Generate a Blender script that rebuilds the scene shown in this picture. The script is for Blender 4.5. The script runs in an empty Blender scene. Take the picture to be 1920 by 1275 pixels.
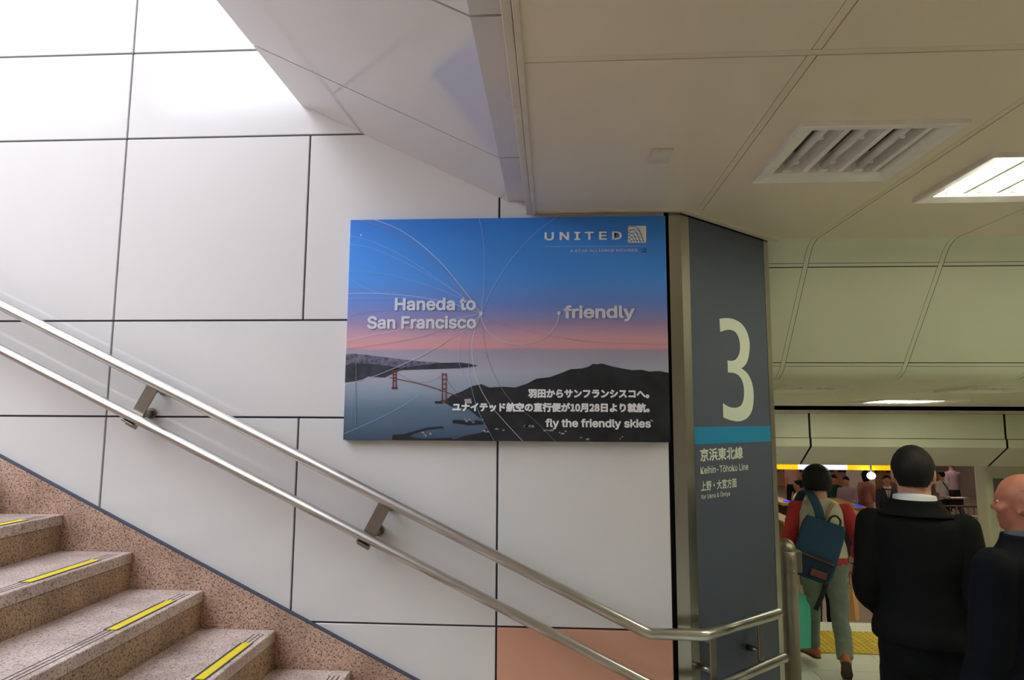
import bpy, bmesh, math, random
from mathutils import Vector, Matrix, Euler, noise
from mathutils.geometry import tessellate_polygon

S = bpy.context.scene
COL = S.collection
R = math.radians
rnd = random.Random(7)

# ------------------------------------------------------------------ camera
EYE = 1.944
cam_d = bpy.data.cameras.new('camera')
cam_d.sensor_width = 36.0
cam_d.lens = 36.0 * 1223.94 / 1920.0
cam_d.clip_start = 0.05
cam = bpy.data.objects.new('camera', cam_d)
COL.objects.link(cam)
_yaw, _pit, _rol = R(3.4816), R(6.4806), R(0.2974)
_f = Vector((-math.sin(_yaw) * math.cos(_pit), math.cos(_yaw) * math.cos(_pit), math.sin(_pit)))
_r = Vector((math.cos(_yaw), math.sin(_yaw), 0))
_u = _r.cross(_f)
_r2 = _r * math.cos(_rol) + _u * math.sin(_rol)
_u2 = _u * math.cos(_rol) - _r * math.sin(_rol)
_m = Matrix((_r2, _u2, -_f)).transposed().to_4x4()
_m.translation = Vector((0, 0, EYE))
cam.matrix_world = _m
S.camera = cam

# ------------------------------------------------------------------ sky and exposure
SKY = 10.6
w = bpy.data.worlds.new('sky')
S.world = w
w.use_nodes = True
w.node_tree.nodes['Background'].inputs[0].default_value = (0.80, 0.87, 1.0, 1)
w.node_tree.nodes['Background'].inputs[1].default_value = SKY
S.view_settings.view_transform = 'Standard'
S.view_settings.look = 'None'
S.view_settings.exposure = 0.0
S.view_settings.gamma = 1.0
S.view_settings.use_curve_mapping = False
try:
    S.cycles.use_denoising = True
    S.cycles.max_bounces = 10
    S.cycles.diffuse_bounces = 6
    S.cycles.sample_clamp_indirect = 6.0
    S.cycles.caustics_reflective = False
    S.cycles.caustics_refractive = False
except Exception:
    pass
TUBE = 41.0          # radiance of a lit fluorescent tube

# ------------------------------------------------------------------ materials
def new_mat(name):
    m = bpy.data.materials.new(name)
    m.use_nodes = True
    nt = m.node_tree
    return m, nt, nt.nodes['Principled BSDF']

def lin(c):
    return tuple(((x / 255.0) / 12.92 if x / 255.0 <= 0.04045 else ((x / 255.0 + 0.055) / 1.055) ** 2.4) for x in c) + (1.0,)

def mat(name, rgb, rough=0.5, metal=0.0, spec=0.5, var=0.0, vscale=6.0, bump=0.0, bscale=80.0, stretch=None, coat=0.0):
    m, nt, b = new_mat(name)
    b.inputs['Base Color'].default_value = lin(rgb)
    b.inputs['Roughness'].default_value = rough
    b.inputs['Metallic'].default_value = metal
    b.inputs['Specular IOR Level'].default_value = spec
    b.inputs['Coat Weight'].default_value = coat
    tc = nt.nodes.new('ShaderNodeTexCoord')
    src = tc.outputs['Object']
    if stretch:
        mp = nt.nodes.new('ShaderNodeMapping')
        mp.inputs['Scale'].default_value = stretch
        nt.links.new(src, mp.inputs['Vector'])
        src = mp.outputs['Vector']
    if var > 0:
        n = nt.nodes.new('ShaderNodeTexNoise')
        n.inputs['Scale'].default_value = vscale
        n.inputs['Detail'].default_value = 5
        nt.links.new(src, n.inputs['Vector'])
        r = nt.nodes.new('ShaderNodeValToRGB')
        c = lin(rgb)
        r.color_ramp.elements[0].position = 0.3
        r.color_ramp.elements[1].position = 0.7
        r.color_ramp.elements[0].color = tuple(x * (1 - var) for x in c[:3]) + (1,)
        r.color_ramp.elements[1].color = tuple(min(1, x * (1 + var)) for x in c[:3]) + (1,)
        nt.links.new(n.outputs['Fac'], r.inputs['Fac'])
        nt.links.new(r.outputs['Color'], b.inputs['Base Color'])
    if bump > 0:
        n = nt.nodes.new('ShaderNodeTexNoise')
        n.inputs['Scale'].default_value = bscale
        n.inputs['Detail'].default_value = 4
        nt.links.new(src, n.inputs['Vector'])
        bp = nt.nodes.new('ShaderNodeBump')
        bp.inputs['Strength'].default_value = bump
        bp.inputs['Distance'].default_value = 0.01
        nt.links.new(n.outputs['Fac'], bp.inputs['Height'])
        nt.links.new(bp.outputs['Normal'], b.inputs['Normal'])
    return m

def emit(name, rgb, strength):
    m, nt, b = new_mat(name)
    b.inputs['Base Color'].default_value = lin(rgb)
    b.inputs['Emission Color'].default_value = lin(rgb)
    b.inputs['Emission Strength'].default_value = strength
    return m

def granite(name, base, dark, light, rough):
    m, nt, b = new_mat(name)
    tc = nt.nodes.new('ShaderNodeTexCoord')
    v = nt.nodes.new('ShaderNodeTexVoronoi')
    v.inputs['Scale'].default_value = 190
    n = nt.nodes.new('ShaderNodeTexNoise')
    n.inputs['Scale'].default_value = 130
    n.inputs['Detail'].default_value = 3
    n2 = nt.nodes.new('ShaderNodeTexNoise')
    n2.inputs['Scale'].default_value = 5
    n2.inputs['Detail'].default_value = 4
    for q in (v, n, n2):
        nt.links.new(tc.outputs['Object'], q.inputs['Vector'])
    sep = nt.nodes.new('ShaderNodeSeparateColor')
    nt.links.new(v.outputs['Color'], sep.inputs['Color'])
    r1 = nt.nodes.new('ShaderNodeValToRGB')
    e = r1.color_ramp.elements
    e[0].position = 0.0; e[0].color = lin(base)
    e[1].position = 1.0; e[1].color = lin(light)
    nt.links.new(sep.outputs['Red'], r1.inputs['Fac'])
    r2 = nt.nodes.new('ShaderNodeValToRGB')
    e = r2.color_ramp.elements
    e[0].position = 0.545; e[0].color = (0, 0, 0, 1)
    e[1].position = 0.60; e[1].color = (1, 1, 1, 1)
    nt.links.new(n.outputs['Fac'], r2.inputs['Fac'])
    mx = nt.nodes.new('ShaderNodeMix'); mx.data_type = 'RGBA'
    nt.links.new(r2.outputs['Color'], mx.inputs['Factor'])
    nt.links.new(r1.outputs['Color'], mx.inputs[6])
    mx.inputs[7].default_value = lin(dark)
    r3 = nt.nodes.new('ShaderNodeValToRGB')
    e = r3.color_ramp.elements
    e[0].position = 0.35; e[0].color = (0.72, 0.70, 0.68, 1)
    e[1].position = 0.6; e[1].color = (1, 1, 1, 1)
    nt.links.new(n2.outputs['Fac'], r3.inputs['Fac'])
    m2 = nt.nodes.new('ShaderNodeMix'); m2.data_type = 'RGBA'; m2.blend_type = 'MULTIPLY'
    m2.inputs['Factor'].default_value = 1.0
    nt.links.new(mx.outputs[2], m2.inputs[6])
    nt.links.new(r3.outputs['Color'], m2.inputs[7])
    nt.links.new(m2.outputs[2], b.inputs['Base Color'])
    b.inputs['Roughness'].default_value = rough
    return m

M = {}
M['panel'] = mat('enamel_wall_panel', (221, 218, 215), 0.12, spec=0.5, var=0.025, vscale=1.3, bump=0.015, bscale=3)
M['panel_pink'] = mat('salmon_wall_panel', (214, 160, 133), 0.15, var=0.03, vscale=2)
M['joint'] = mat('dark_joint', (70, 74, 92), 0.7)
M['soffit'] = mat('enamel_soffit_panel', (212, 208, 204), 0.10, spec=0.6, var=0.02, vscale=1.2)
M['ceil'] = mat('cream_ceiling_panel', (232, 218, 194), 0.34, var=0.05, vscale=1.1, bump=0.01, bscale=4)
M['ceil_strip'] = mat('cream_joint_strip', (228, 214, 190), 0.4, var=0.05, vscale=2)
M['slope'] = mat('sloping_ceiling_panel', (222, 224, 198), 0.34, var=0.05, vscale=1.1)
M['ceil_gap'] = mat('ceiling_gap', (60, 55, 42), 0.8)
M['trimc'] = mat('cream_metal_trim', (214, 204, 184), 0.35, var=0.08, vscale=9)
M['beamface'] = mat('beam_panel', (205, 208, 186), 0.35, var=0.06, vscale=2)
M['black'] = mat('black_gap', (10, 10, 9), 0.8)
M['steel'] = mat('brushed_steel', (182, 177, 168), 0.24, metal=1.0, var=0.08, vscale=14, stretch=(1, 1, 0.04))
M['satin'] = mat('satin_steel', (150, 142, 128), 0.42, metal=1.0, var=0.08, vscale=14)
M['rail'] = mat('rail_steel', (206, 203, 198), 0.28, metal=1.0, var=0.05, vscale=8)
M['bracket'] = mat('bracket_steel', (150, 142, 132), 0.34, metal=1.0, var=0.08, vscale=30)
M['gran'] = granite('granite_stringer', (186, 148, 126), (104, 86, 80), (214, 182, 160), 0.35)
M['gran2'] = granite('granite_tread', (204, 182, 172), (150, 132, 124), (226, 208, 200), 0.45)
M['gran3'] = granite('granite_riser', (168, 138, 108), (96, 82, 66), (194, 166, 134), 0.45)
M['groove'] = mat('groove', (66, 54, 48), 0.8)
M['tape_y'] = mat('yellow_tape', (232, 208, 30), 0.55, var=0.06, vscale=30)
M['tape_b'] = mat('tape_border', (66, 64, 68), 0.7)
M['slate'] = mat('slate_sign', (80, 88, 104), 0.38, spec=0.35, bump=0.06, bscale=500)
M['sign_w'] = mat('sign_white', (226, 232, 214), 0.5)
M['sign_b'] = mat('sign_blue', (0, 134, 186), 0.45)
M['ink_w'] = mat('poster_white', (238, 238, 240), 0.45)
M['ink_g'] = mat('poster_pale', (200, 208, 222), 0.45)
M['floor'] = mat('stone_floor', (206, 210, 198), 0.32, var=0.08, vscale=2.2)
M['floor_j'] = mat('floor_joint', (110, 108, 96), 0.7)
M['tactile'] = mat('tactile_yellow', (196, 168, 44), 0.55, var=0.12, vscale=6)
M['lfloor'] = mat('lower_floor', (186, 172, 150), 0.38, var=0.06, vscale=0.8)
M['pillar'] = mat('pale_pillar', (214, 216, 186), 0.4, var=0.05, vscale=2.5)
M['shadeblk'] = mat('plain_wall', (170, 165, 155), 0.7)
M['tubeoff'] = mat('tube_off', (226, 222, 216), 0.25)
M['lampwhite'] = mat('lamp_white', (240, 234, 226), 0.4, var=0.05, vscale=20)
M['lamppan_unlit'] = mat('lamp_pan_unlit', (96, 88, 76), 0.6)
M['tubeon'] = emit('tube_lit', (253, 252, 226), TUBE)
M['reflect'] = mat('reflector', (246, 245, 240), 0.3)
M['skin'] = mat('skin', (202, 150, 122), 0.5, var=0.05, vscale=30)
M['skin2'] = mat('skin_ruddy', (170, 106, 80), 0.5, var=0.08, vscale=20)
M['hair'] = mat('black_hair', (14, 12, 12), 0.62, spec=0.3, bump=0.5, bscale=120, stretch=(1, 1, 0.12))
M['hair_grey'] = mat('grey_hair', (92, 84, 78), 0.6, bump=0.4, bscale=160)
M['suit'] = mat('black_suit', (17, 18, 18), 0.85, spec=0.15, bump=0.25, bscale=9)
M['suit_navy'] = mat('navy_jacket', (13, 15, 22), 0.85, spec=0.15, bump=0.25, bscale=9)
M['collar_grey'] = mat('grey_collar', (86, 96, 98), 0.8)
M['shirt'] = mat('white_shirt', (232, 234, 232), 0.7)
M['vest'] = mat('pale_grey_knit', (196, 190, 172), 0.85, bump=0.3, bscale=22)
M['red'] = mat('red_knit', (170, 44, 48), 0.85, bump=0.3, bscale=25)
M['jeans'] = mat('grey_green_jeans', (112, 122, 112), 0.85, var=0.12, vscale=9, bump=0.3, bscale=14)
M['shoe_b'] = mat('rust_leather', (172, 96, 62), 0.6, var=0.1, vscale=25)
M['sole'] = mat('dark_sole', (62, 46, 38), 0.8)
M['sole_l'] = mat('tan_sole', (168, 128, 96), 0.8)
M['shoe_k'] = mat('black_leather', (22, 20, 20), 0.35)
M['bag'] = mat('blue_canvas', (26, 62, 90), 0.85, var=0.08, vscale=12, bump=0.2, bscale=220)
M['bag_d'] = mat('navy_canvas', (20, 40, 66), 0.85, bump=0.2, bscale=220)
M['leather'] = mat('brown_leather', (104, 52, 44), 0.6, var=0.1, vscale=40)
M['strap_t'] = mat('tan_strap', (148, 118, 88), 0.7)
M['strap_k'] = mat('black_webbing', (20, 20, 22), 0.8)
M['teal'] = mat('teal_paper', (84, 200, 176), 0.55)
M['cream'] = mat('cream_paper', (228, 214, 176), 0.6)
M['tan'] = mat('tan_paper', (206, 160, 104), 0.65)
M['pinkshirt'] = mat('pink_grey_shirt', (196, 160, 152), 0.8)
M['lilac'] = mat('lilac_shirt', (176, 156, 172), 0.8)
M['pinkdress'] = mat('dusty_pink_top', (186, 128, 118), 0.8)
M['green'] = mat('dark_green_top', (24, 70, 56), 0.8)
M['darktr'] = mat('black_trousers', (18, 17, 19), 0.85)
M['greysuit'] = mat('charcoal_suit', (56, 58, 68), 0.8)
M['navytr'] = mat('navy_trousers', (34, 36, 58), 0.85)
M['tie'] = mat('pale_tie', (150, 158, 170), 0.6)
M['eye_w'] = mat('eye_white', (206, 196, 186), 0.6, spec=0.2)
M['eye_d'] = mat('eye_dark', (20, 14, 12), 0.3)
M['gate_o'] = mat('orange_gate_panel', (206, 138, 80), 0.45)
M['gate_d'] = mat('dark_gate_panel', (56, 42, 36), 0.5)
M['gate_y'] = mat('yellow_gate_top', (206, 186, 96), 0.45)
M['redlamp'] = emit('red_gate_light', (255, 20, 60), 2.6)
M['bluelamp'] = emit('blue_gate_light', (40, 60, 235), 0.9)
M['lb_y'] = emit('lightbox_yellow', (255, 196, 0), 0.85)
M['lb_w'] = emit('lightbox_white', (214, 218, 255), 1.2)
M['farlamp'] = emit('bright_lamp', (240, 245, 255), 14.0)
M['fence'] = mat('fence_metal', (92, 76, 68), 0.5, metal=0.4)
M['farwall'] = mat('far_dark_slats', (66, 54, 52), 0.6)
M['farwall_l'] = mat('far_light_slats', (196, 166, 154), 0.6)
M['farlow'] = mat('far_low_wall', (206, 160, 124), 0.6)
M['greyplate'] = mat('grey_plate', (98, 98, 96), 0.5)
M['paper'] = mat('map_paper', (196, 198, 196), 0.5, var=0.18, vscale=9)
M['midgrey'] = mat('print_grey', (150, 150, 146), 0.5)

# ------------------------------------------------------------------ mesh helpers
def mesh_obj(name, me, parent=None):
    o = bpy.data.objects.new(name, me)
    COL.objects.link(o)
    if parent:
        o.parent = parent
    return o

def link_bm(name, bm, mats, parent=None, smooth=False):
    bmesh.ops.recalc_face_normals(bm, faces=bm.faces)
    me = bpy.data.meshes.new(name)
    bm.to_mesh(me)
    bm.free()
    for m in (mats if isinstance(mats, (list, tuple)) else [mats]):
        me.materials.append(m)
    if smooth:
        for p in me.polygons:
            p.use_smooth = True
    return mesh_obj(name, me, parent)

def tag(o, label, cat, group=None):
    o['label'] = label
    o['category'] = cat
    if group:
        o['group'] = group
    return o

def struct(o):
    o['kind'] = 'structure'
    return o

def empty(name, loc=(0, 0, 0), rz=0.0):
    o = bpy.data.objects.new(name, None)
    o.location = loc
    o.rotation_euler = (0, 0, rz)
    o.empty_display_size = 0.1
    COL.objects.link(o)
    return o

def copy_tree(o, parent=None):
    c = o.copy()
    COL.objects.link(c)
    if parent:
        c.parent = parent
    for ch in list(o.children):
        copy_tree(ch, c)
    return c

def box(bm, x0, x1, y0, y1, z0, z1, mi=0, mtx=None):
    vs = [bm.verts.new((x, y, z)) for z in (z0, z1) for y in (y0, y1) for x in (x0, x1)]
    if mtx:
        for v in vs:
            v.co = mtx @ v.co
    fs = []
    for q in ((0, 2, 3, 1), (4, 5, 7, 6), (0, 1, 5, 4), (2, 6, 7, 3), (0, 4, 6, 2), (1, 3, 7, 5)):
        f = bm.faces.new([vs[i] for i in q])
        f.material_index = mi
        fs.append(f)
    return vs, fs

def bevel_box(bm, x0, x1, y0, y1, z0, z1, b=0.003, mi=0, seg=2, mtx=None):
    t = bmesh.new()
    box(t, x0, x1, y0, y1, z0, z1)
    bmesh.ops.bevel(t, geom=list(t.edges), offset=b, segments=seg, affect='EDGES', profile=0.5)
    merge(bm, t, mi, mtx)

def merge(bm, t, mi=None, mtx=None):
    mp = {}
    for v in t.verts:
        mp[v] = bm.verts.new(mtx @ v.co if mtx else v.co)
    for f in t.faces:
        try:
            g = bm.faces.new([mp[v] for v in f.verts])
            g.material_index = f.material_index if mi is None else mi
            g.smooth = f.smooth
        except ValueError:
            pass
    t.free()

def cyl(bm, p0, p1, r0, r1=None, n=24, mi=0):
    tube(bm, [p0, p1], [r0, r0 if r1 is None else r1], n, mi, smooth=0)

def catmull(pts, rad, sub):
    if sub <= 1 or len(pts) < 3:
        return pts, rad
    P, Q = [], []
    n = len(pts)
    for i in range(n - 1):
        p0, p1, p2, p3 = pts[max(i - 1, 0)], pts[i], pts[i + 1], pts[min(i + 2, n - 1)]
        r0, r1, r2, r3 = rad[max(i - 1, 0)], rad[i], rad[i + 1], rad[min(i + 2, n - 1)]
        for k in range(sub):
            t = k / sub
            a = lambda A, B, C_, D: 0.5 * ((2 * B) + (C_ - A) * t + (2 * A - 5 * B + 4 * C_ - D) * t * t + (3 * B - A - 3 * C_ + D) * t ** 3)
            P.append(a(p0, p1, p2, p3))
            Q.append(Vector((a(r0[0], r1[0], r2[0], r3[0]), a(r0[1], r1[1], r2[1], r3[1]))))
    P.append(pts[-1]); Q.append(rad[-1])
    return P, Q

def tube(bm, pts, radii, n=16, mi=0, smooth=4, ref=None, roundcap=False):
    pts = [Vector(p) for p in pts]
    rad = [Vector((r, r)) if not isinstance(r, (tuple, list)) else Vector(r) for r in radii]
    pts, rad = catmull(pts, rad, smooth)
    if roundcap:
        d0 = (pts[0] - pts[1]).normalized(); d1 = (pts[-1] - pts[-2]).normalized()
        a, b = [], []
        for k in (0.95, 0.7, 0.38):
            a.append((pts[0] + d0 * min(rad[0]) * k, rad[0] * math.sqrt(1 - k * k)))
        for k in (0.38, 0.7, 0.95):
            b.append((pts[-1] + d1 * min(rad[-1]) * k, rad[-1] * math.sqrt(1 - k * k)))
        pts = [x[0] for x in a] + pts + [x[0] for x in b]
        rad = [x[1] for x in a] + rad + [x[1] for x in b]
    ref = Vector(ref) if ref else Vector((1, 0, 0))
    rings = []
    for i, p in enumerate(pts):
        t = (pts[min(i + 1, len(pts) - 1)] - pts[max(i - 1, 0)]).normalized()
        rf = ref if abs(t.dot(ref)) < 0.95 else Vector((0, 0, 1))
        if abs(t.dot(rf)) > 0.95:
            rf = Vector((0, 1, 0))
        x = (rf - t * t.dot(rf)).normalized()
        y = t.cross(x)
        rings.append([bm.verts.new(p + x * (math.cos(2 * math.pi * k / n) * rad[i][0]) + y * (math.sin(2 * math.pi * k / n) * rad[i][1])) for k in range(n)])
    for a, b in zip(rings, rings[1:]):
        for k in range(n):
            f = bm.faces.new((a[k], a[(k + 1) % n], b[(k + 1) % n], b[k]))
            f.material_index = mi
            f.smooth = True
    for rg, rev in ((rings[0], True), (rings[-1], False)):
        f = bm.faces.new(rg[::-1] if rev else rg)
        f.material_index = mi
    return rings

def ball(bm, c, r, mi=0, u=20, v=14, mtx=None):
    t = bmesh.new()
    bmesh.ops.create_uvsphere(t, u_segments=u, v_segments=v, radius=1)
    r = (r, r, r) if not isinstance(r, (tuple, list)) else r
    mm = Matrix.Translation(Vector(c)) @ Matrix.Diagonal(Vector((r[0], r[1], r[2], 1)))
    for f in t.faces:
        f.smooth = True
    merge(bm, t, mi, (mtx @ mm) if mtx else mm)

def remeshed(name, bm, voxel, mats, parent=None, it=4, wrinkle=0.0, wfreq=6.0, wz=1.0):
    me = bpy.data.meshes.new('tmp')
    bmesh.ops.recalc_face_normals(bm, faces=bm.faces)
    bm.to_mesh(me)
    bm.free()
    o = bpy.data.objects.new('tmp', me)
    COL.objects.link(o)
    md = o.modifiers.new('r', 'REMESH')
    md.mode = 'VOXEL'
    md.voxel_size = voxel
    ms = o.modifiers.new('s', 'SMOOTH')
    ms.factor = 0.5
    ms.iterations = it
    dg = bpy.context.evaluated_depsgraph_get()
    dg.update()
    out = bpy.data.meshes.new_from_object(o.evaluated_get(dg))
    bpy.data.objects.remove(o)
    bpy.data.meshes.remove(me)
    out.name = name
    if wrinkle > 0:
        ns = [v.normal.copy() for v in out.vertices]
        for v, nn in zip(out.vertices, ns):
            q = Vector((v.co.x, v.co.y, v.co.z * wz)) * wfreq
            a = noise.noise(q) + 0.5 * noise.noise(q * 2.3 + Vector((5, 1, 2)))
            v.co += nn * a * wrinkle
    out.materials.clear()
    for m in (mats if isinstance(mats, (list, tuple)) else [mats]):
        out.materials.append(m)
    for p in out.polygons:
        p.use_smooth = True
        p.material_index = 0
    return mesh_obj(name, out, parent)

def minus(rects, hole):
    out = []
    hx0, hx1, hy0, hy1 = hole
    for (x0, x1, y0, y1) in rects:
        if hx0 >= x1 or hx1 <= x0 or hy0 >= y1 or hy1 <= y0:
            out.append((x0, x1, y0, y1)); continue
        if x0 < hx0: out.append((x0, hx0, y0, y1))
        if x1 > hx1: out.append((hx1, x1, y0, y1))
        a, b = max(x0, hx0), min(x1, hx1)
        if y0 < hy0: out.append((a, b, y0, hy0))
        if y1 > hy1: out.append((a, b, hy1, y1))
    return out

def bundled_font(fn):
    import os
    try:
        return bpy.data.fonts.load(os.path.join(bpy.utils.system_resource('DATAFILES'), 'fonts', fn))
    except Exception:
        return None
FONT_LATIN = bundled_font('Inter.woff2')
FONT_JP = bundled_font('Noto Sans CJK Regular.woff2')

def text_mesh(body, bold=0.0):
    cu = bpy.data.curves.new('t', 'FONT')
    cu.body = body
    cu.size = 1.0
    ft = FONT_JP if any(ord(c) > 0x2E80 for c in body) else FONT_LATIN
    if ft:
        cu.font = ft
    cu.extrude = 0.0
    cu.resolution_u = 4
    o = bpy.data.objects.new('t', cu)
    COL.objects.link(o)
    dg = bpy.context.evaluated_depsgraph_get()
    dg.update()
    me = bpy.data.meshes.new_from_object(o.evaluated_get(dg))
    bpy.data.objects.remove(o)
    bpy.data.curves.remove(cu)
    return me

def text_on(name, body, frame, u0, u1, v0, v1, m, parent, bold=0.0, off=0.001, th=0.0006):
    """lettering fitted to the rectangle u0..u1, v0..v1 of a plane; frame(u, v, n) gives the point"""
    me = text_mesh(body, bold)
    xs = [v.co.x for v in me.vertices]; ys = [v.co.y for v in me.vertices]
    ax, bx, ay, by = min(xs) - bold, max(xs) + bold, min(ys) - bold, max(ys) + bold
    bm = bmesh.new()
    shifts = [(0, 0)] + ([(bold * math.cos(math.pi * k / 4), bold * math.sin(math.pi * k / 4)) for k in range(8)] if bold > 0 else [])
    for i, (dx, dy) in enumerate(shifts):
        vs = []
        for v in me.vertices:
            u = u0 + (v.co.x + dx - ax) / (bx - ax) * (u1 - u0)
            q = v0 + (v.co.y + dy - ay) / (by - ay) * (v1 - v0)
            vs.append(bm.verts.new(frame(u, q, off + th + 0.00003 * i)))
        for p in me.polygons:
            try:
                bm.faces.new([vs[k] for k in p.vertices]).smooth = False
            except ValueError:
                pass
    bpy.data.meshes.remove(me)
    return link_bm(name, bm, m, parent)

def poly_on(bm, pts, frame, off, th=0.0005, mi=0):
    a = [bm.verts.new(frame(u, v, off)) for u, v in pts]
    b = [bm.verts.new(frame(u, v, off + th)) for u, v in pts]
    n = len(pts)
    for t in tessellate_polygon([[Vector((u, v, 0)) for u, v in pts]]):
        f = bm.faces.new([b[k] for k in t]); f.material_index = mi
    for i in range(n):
        f = bm.faces.new((a[i], a[(i + 1) % n], b[(i + 1) % n], b[i])); f.material_index = mi

def ribbon_on(bm, pts, width, frame, off, mi=0, sub=8):
    P = [Vector((p[0], p[1], 0)) for p in pts]
    P, _ = catmull(P, [Vector((1, 1))] * len(P), sub)
    L, Rr = [], []
    for i, p in enumerate(P):
        t = (P[min(i + 1, len(P) - 1)] - P[max(i - 1, 0)]).normalized()
        nn = Vector((-t.y, t.x, 0))
        L.append(bm.verts.new(frame(p.x + nn.x * width / 2, p.y + nn.y * width / 2, off)))
        Rr.append(bm.verts.new(frame(p.x - nn.x * width / 2, p.y - nn.y * width / 2, off)))
    for i in range(len(P) - 1):
        f = bm.faces.new((L[i], L[i + 1], Rr[i + 1], Rr[i])); f.material_index = mi

# ================================================================== SETTING
RISE, GO, NOSE0 = 0.1634, 0.3446, 0.837      # step n: top n*RISE, nosing x = NOSE0 - n*GO
WY = 3.0                                     # face of the panelled stair wall
CZ = 2.887                                   # main ceiling

# ---- panelled wall of the staircase
def panel_wall():
    bm = bmesh.new()
    xs = [-9.584, -8.65, -7.716, -6.782, -5.848, -4.914, -3.98, -3.046, -2.112, -1.1775, -0.2457, 0.528]
    zs = [0.0, 0.552, 1.0104, 1.9234, 2.3820, 3.2986, 3.7499, 4.66, 5.115, 6.03, 6.49, 7.4, 7.86, 8.8]
    g = 0.0045
    for j in range(len(zs) - 1):
        half = (zs[j + 1] - zs[j]) < 0.6
        cols = list(xs)
        if half and zs[j] > 1.2:
            cols = [x for i, x in enumerate(xs) if i % 2 == 0 or i == len(xs) - 1]
        for a, b in zip(cols, cols[1:]):
            pink = a > -0.3 and zs[j] < 1.0
            bevel_box(bm, a + g, b - g, WY, WY + 0.02, zs[j] + g, zs[j + 1] - g, 0.0015, 1 if pink else 0, 1)
    box(bm, xs[0], 0.528, WY + 0.012, WY + 0.12, 0, 8.8, 2)
    return struct(link_bm('wall_back', bm, [M['panel'], M['panel_pink'], M['joint']]))
panel_wall()

# ---- opposite wall with high windows, roof and end wall of the stairwell (daylight comes in here)
def stairwell_shell():
    rects = [(-9.6, 9.5, 0, 8.8)]
    wins = [(-9.3, -6.62, 6.42, 7.45), (-5.98, -3.2, 6.42, 7.45), (-9.3, -6.62, 7.68, 8.6), (-5.98, -3.2, 7.68, 8.6)]
    for h in wins:
        rects = minus(rects, h)
    bm = bmesh.new()
    for (a, b, c, d) in rects:
        box(bm, a, b, -3.2, -3.0, c, d)
    struct(link_bm('wall_front', bm, M['shadeblk']))
    for i, (a, b, c, d) in enumerate(wins):
        f = bmesh.new()
        for (p, q, r_, s) in ((a, b, c, c + 0.05), (a, b, d - 0.05, d), (a, a + 0.05, c + 0.05, d - 0.05), (b - 0.05, b, c + 0.05, d - 0.05)):
            box(f, p, q, -3.14, -3.06, r_, s)
        struct(link_bm('window_%d' % (i + 1), f, M['steel']))
        ld = bpy.data.lights.new('window_portal', 'AREA')
        ld.shape = 'RECTANGLE'; ld.size = b - a; ld.size_y = d - c
        ld.cycles.is_portal = True
        lo = bpy.data.objects.new('window_portal', ld)
        lo.location = ((a + b) / 2, -3.22, (c + d) / 2)
        lo.rotation_euler = (R(-90), 0, R(180))
        lo.rotation_euler = Vector((0, 1, 0)).to_track_quat('-Z', 'Y').to_euler()
        COL.objects.link(lo)
    sk = (-8.6, -3.3, -2.2, 1.4)
    bm = bmesh.new()
    for (a, b, c, d) in minus([(-9.8, -1.05, -3.2, 3.12)], sk):
        box(bm, a, b, c, d, 8.8, 8.9)
    struct(link_bm('ceiling_stairwell', bm, M['panel']))
    f = bmesh.new()
    for k in range(5):
        x = sk[0] + (sk[1] - sk[0]) * k / 4
        box(f, x - 0.03, x + 0.03, sk[2], sk[3], 8.82, 8.88)
    struct(link_bm('window_5', f, M['steel']))
    ld = bpy.data.lights.new('window_portal', 'AREA'); ld.shape = 'RECTANGLE'; ld.size = sk[1] - sk[0]; ld.size_y = sk[3] - sk[2]
    ld.cycles.is_portal = True
    lo = bpy.data.objects.new('window_portal', ld); lo.location = ((sk[0] + sk[1]) / 2, (sk[2] + sk[3]) / 2, 8.92)
    COL.objects.link(lo)
    # end of the stairwell: wall with a wide opening at the top landing
    bm = bmesh.new()
    box(bm, -9.8, -9.6, -3.2, 3.12, 0, 4.4); box(bm, -9.8, -9.6, -3.2, 3.12, 7.2, 8.8)
    box(bm, -9.8, -9.6, 2.2, 3.12, 4.4, 7.2); box(bm, -9.8, -9.6, -3.2, -2.2, 4.4, 7.2)
    struct(link_bm('wall_left', bm, M['panel']))
    ld = bpy.data.lights.new('window_portal', 'AREA'); ld.shape = 'RECTANGLE'; ld.size = 4.4; ld.size_y = 2.8
    ld.cycles.is_portal = True
    lo = bpy.data.objects.new('window_portal', ld); lo.location = (-9.82, 0, 5.8)
    lo.rotation_euler = Vector((1, 0, 0)).to_track_quat('-Z', 'Z').to_euler()
    COL.objects.link(lo)
    # inner face above the soffit edge
    bm = bmesh.new(); box(bm, -1.215, -1.05, -3.0, 3.0, 3.47, 8.8)
    struct(link_bm('wall_upper', bm, M['panel']))
stairwell_shell()

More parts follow.
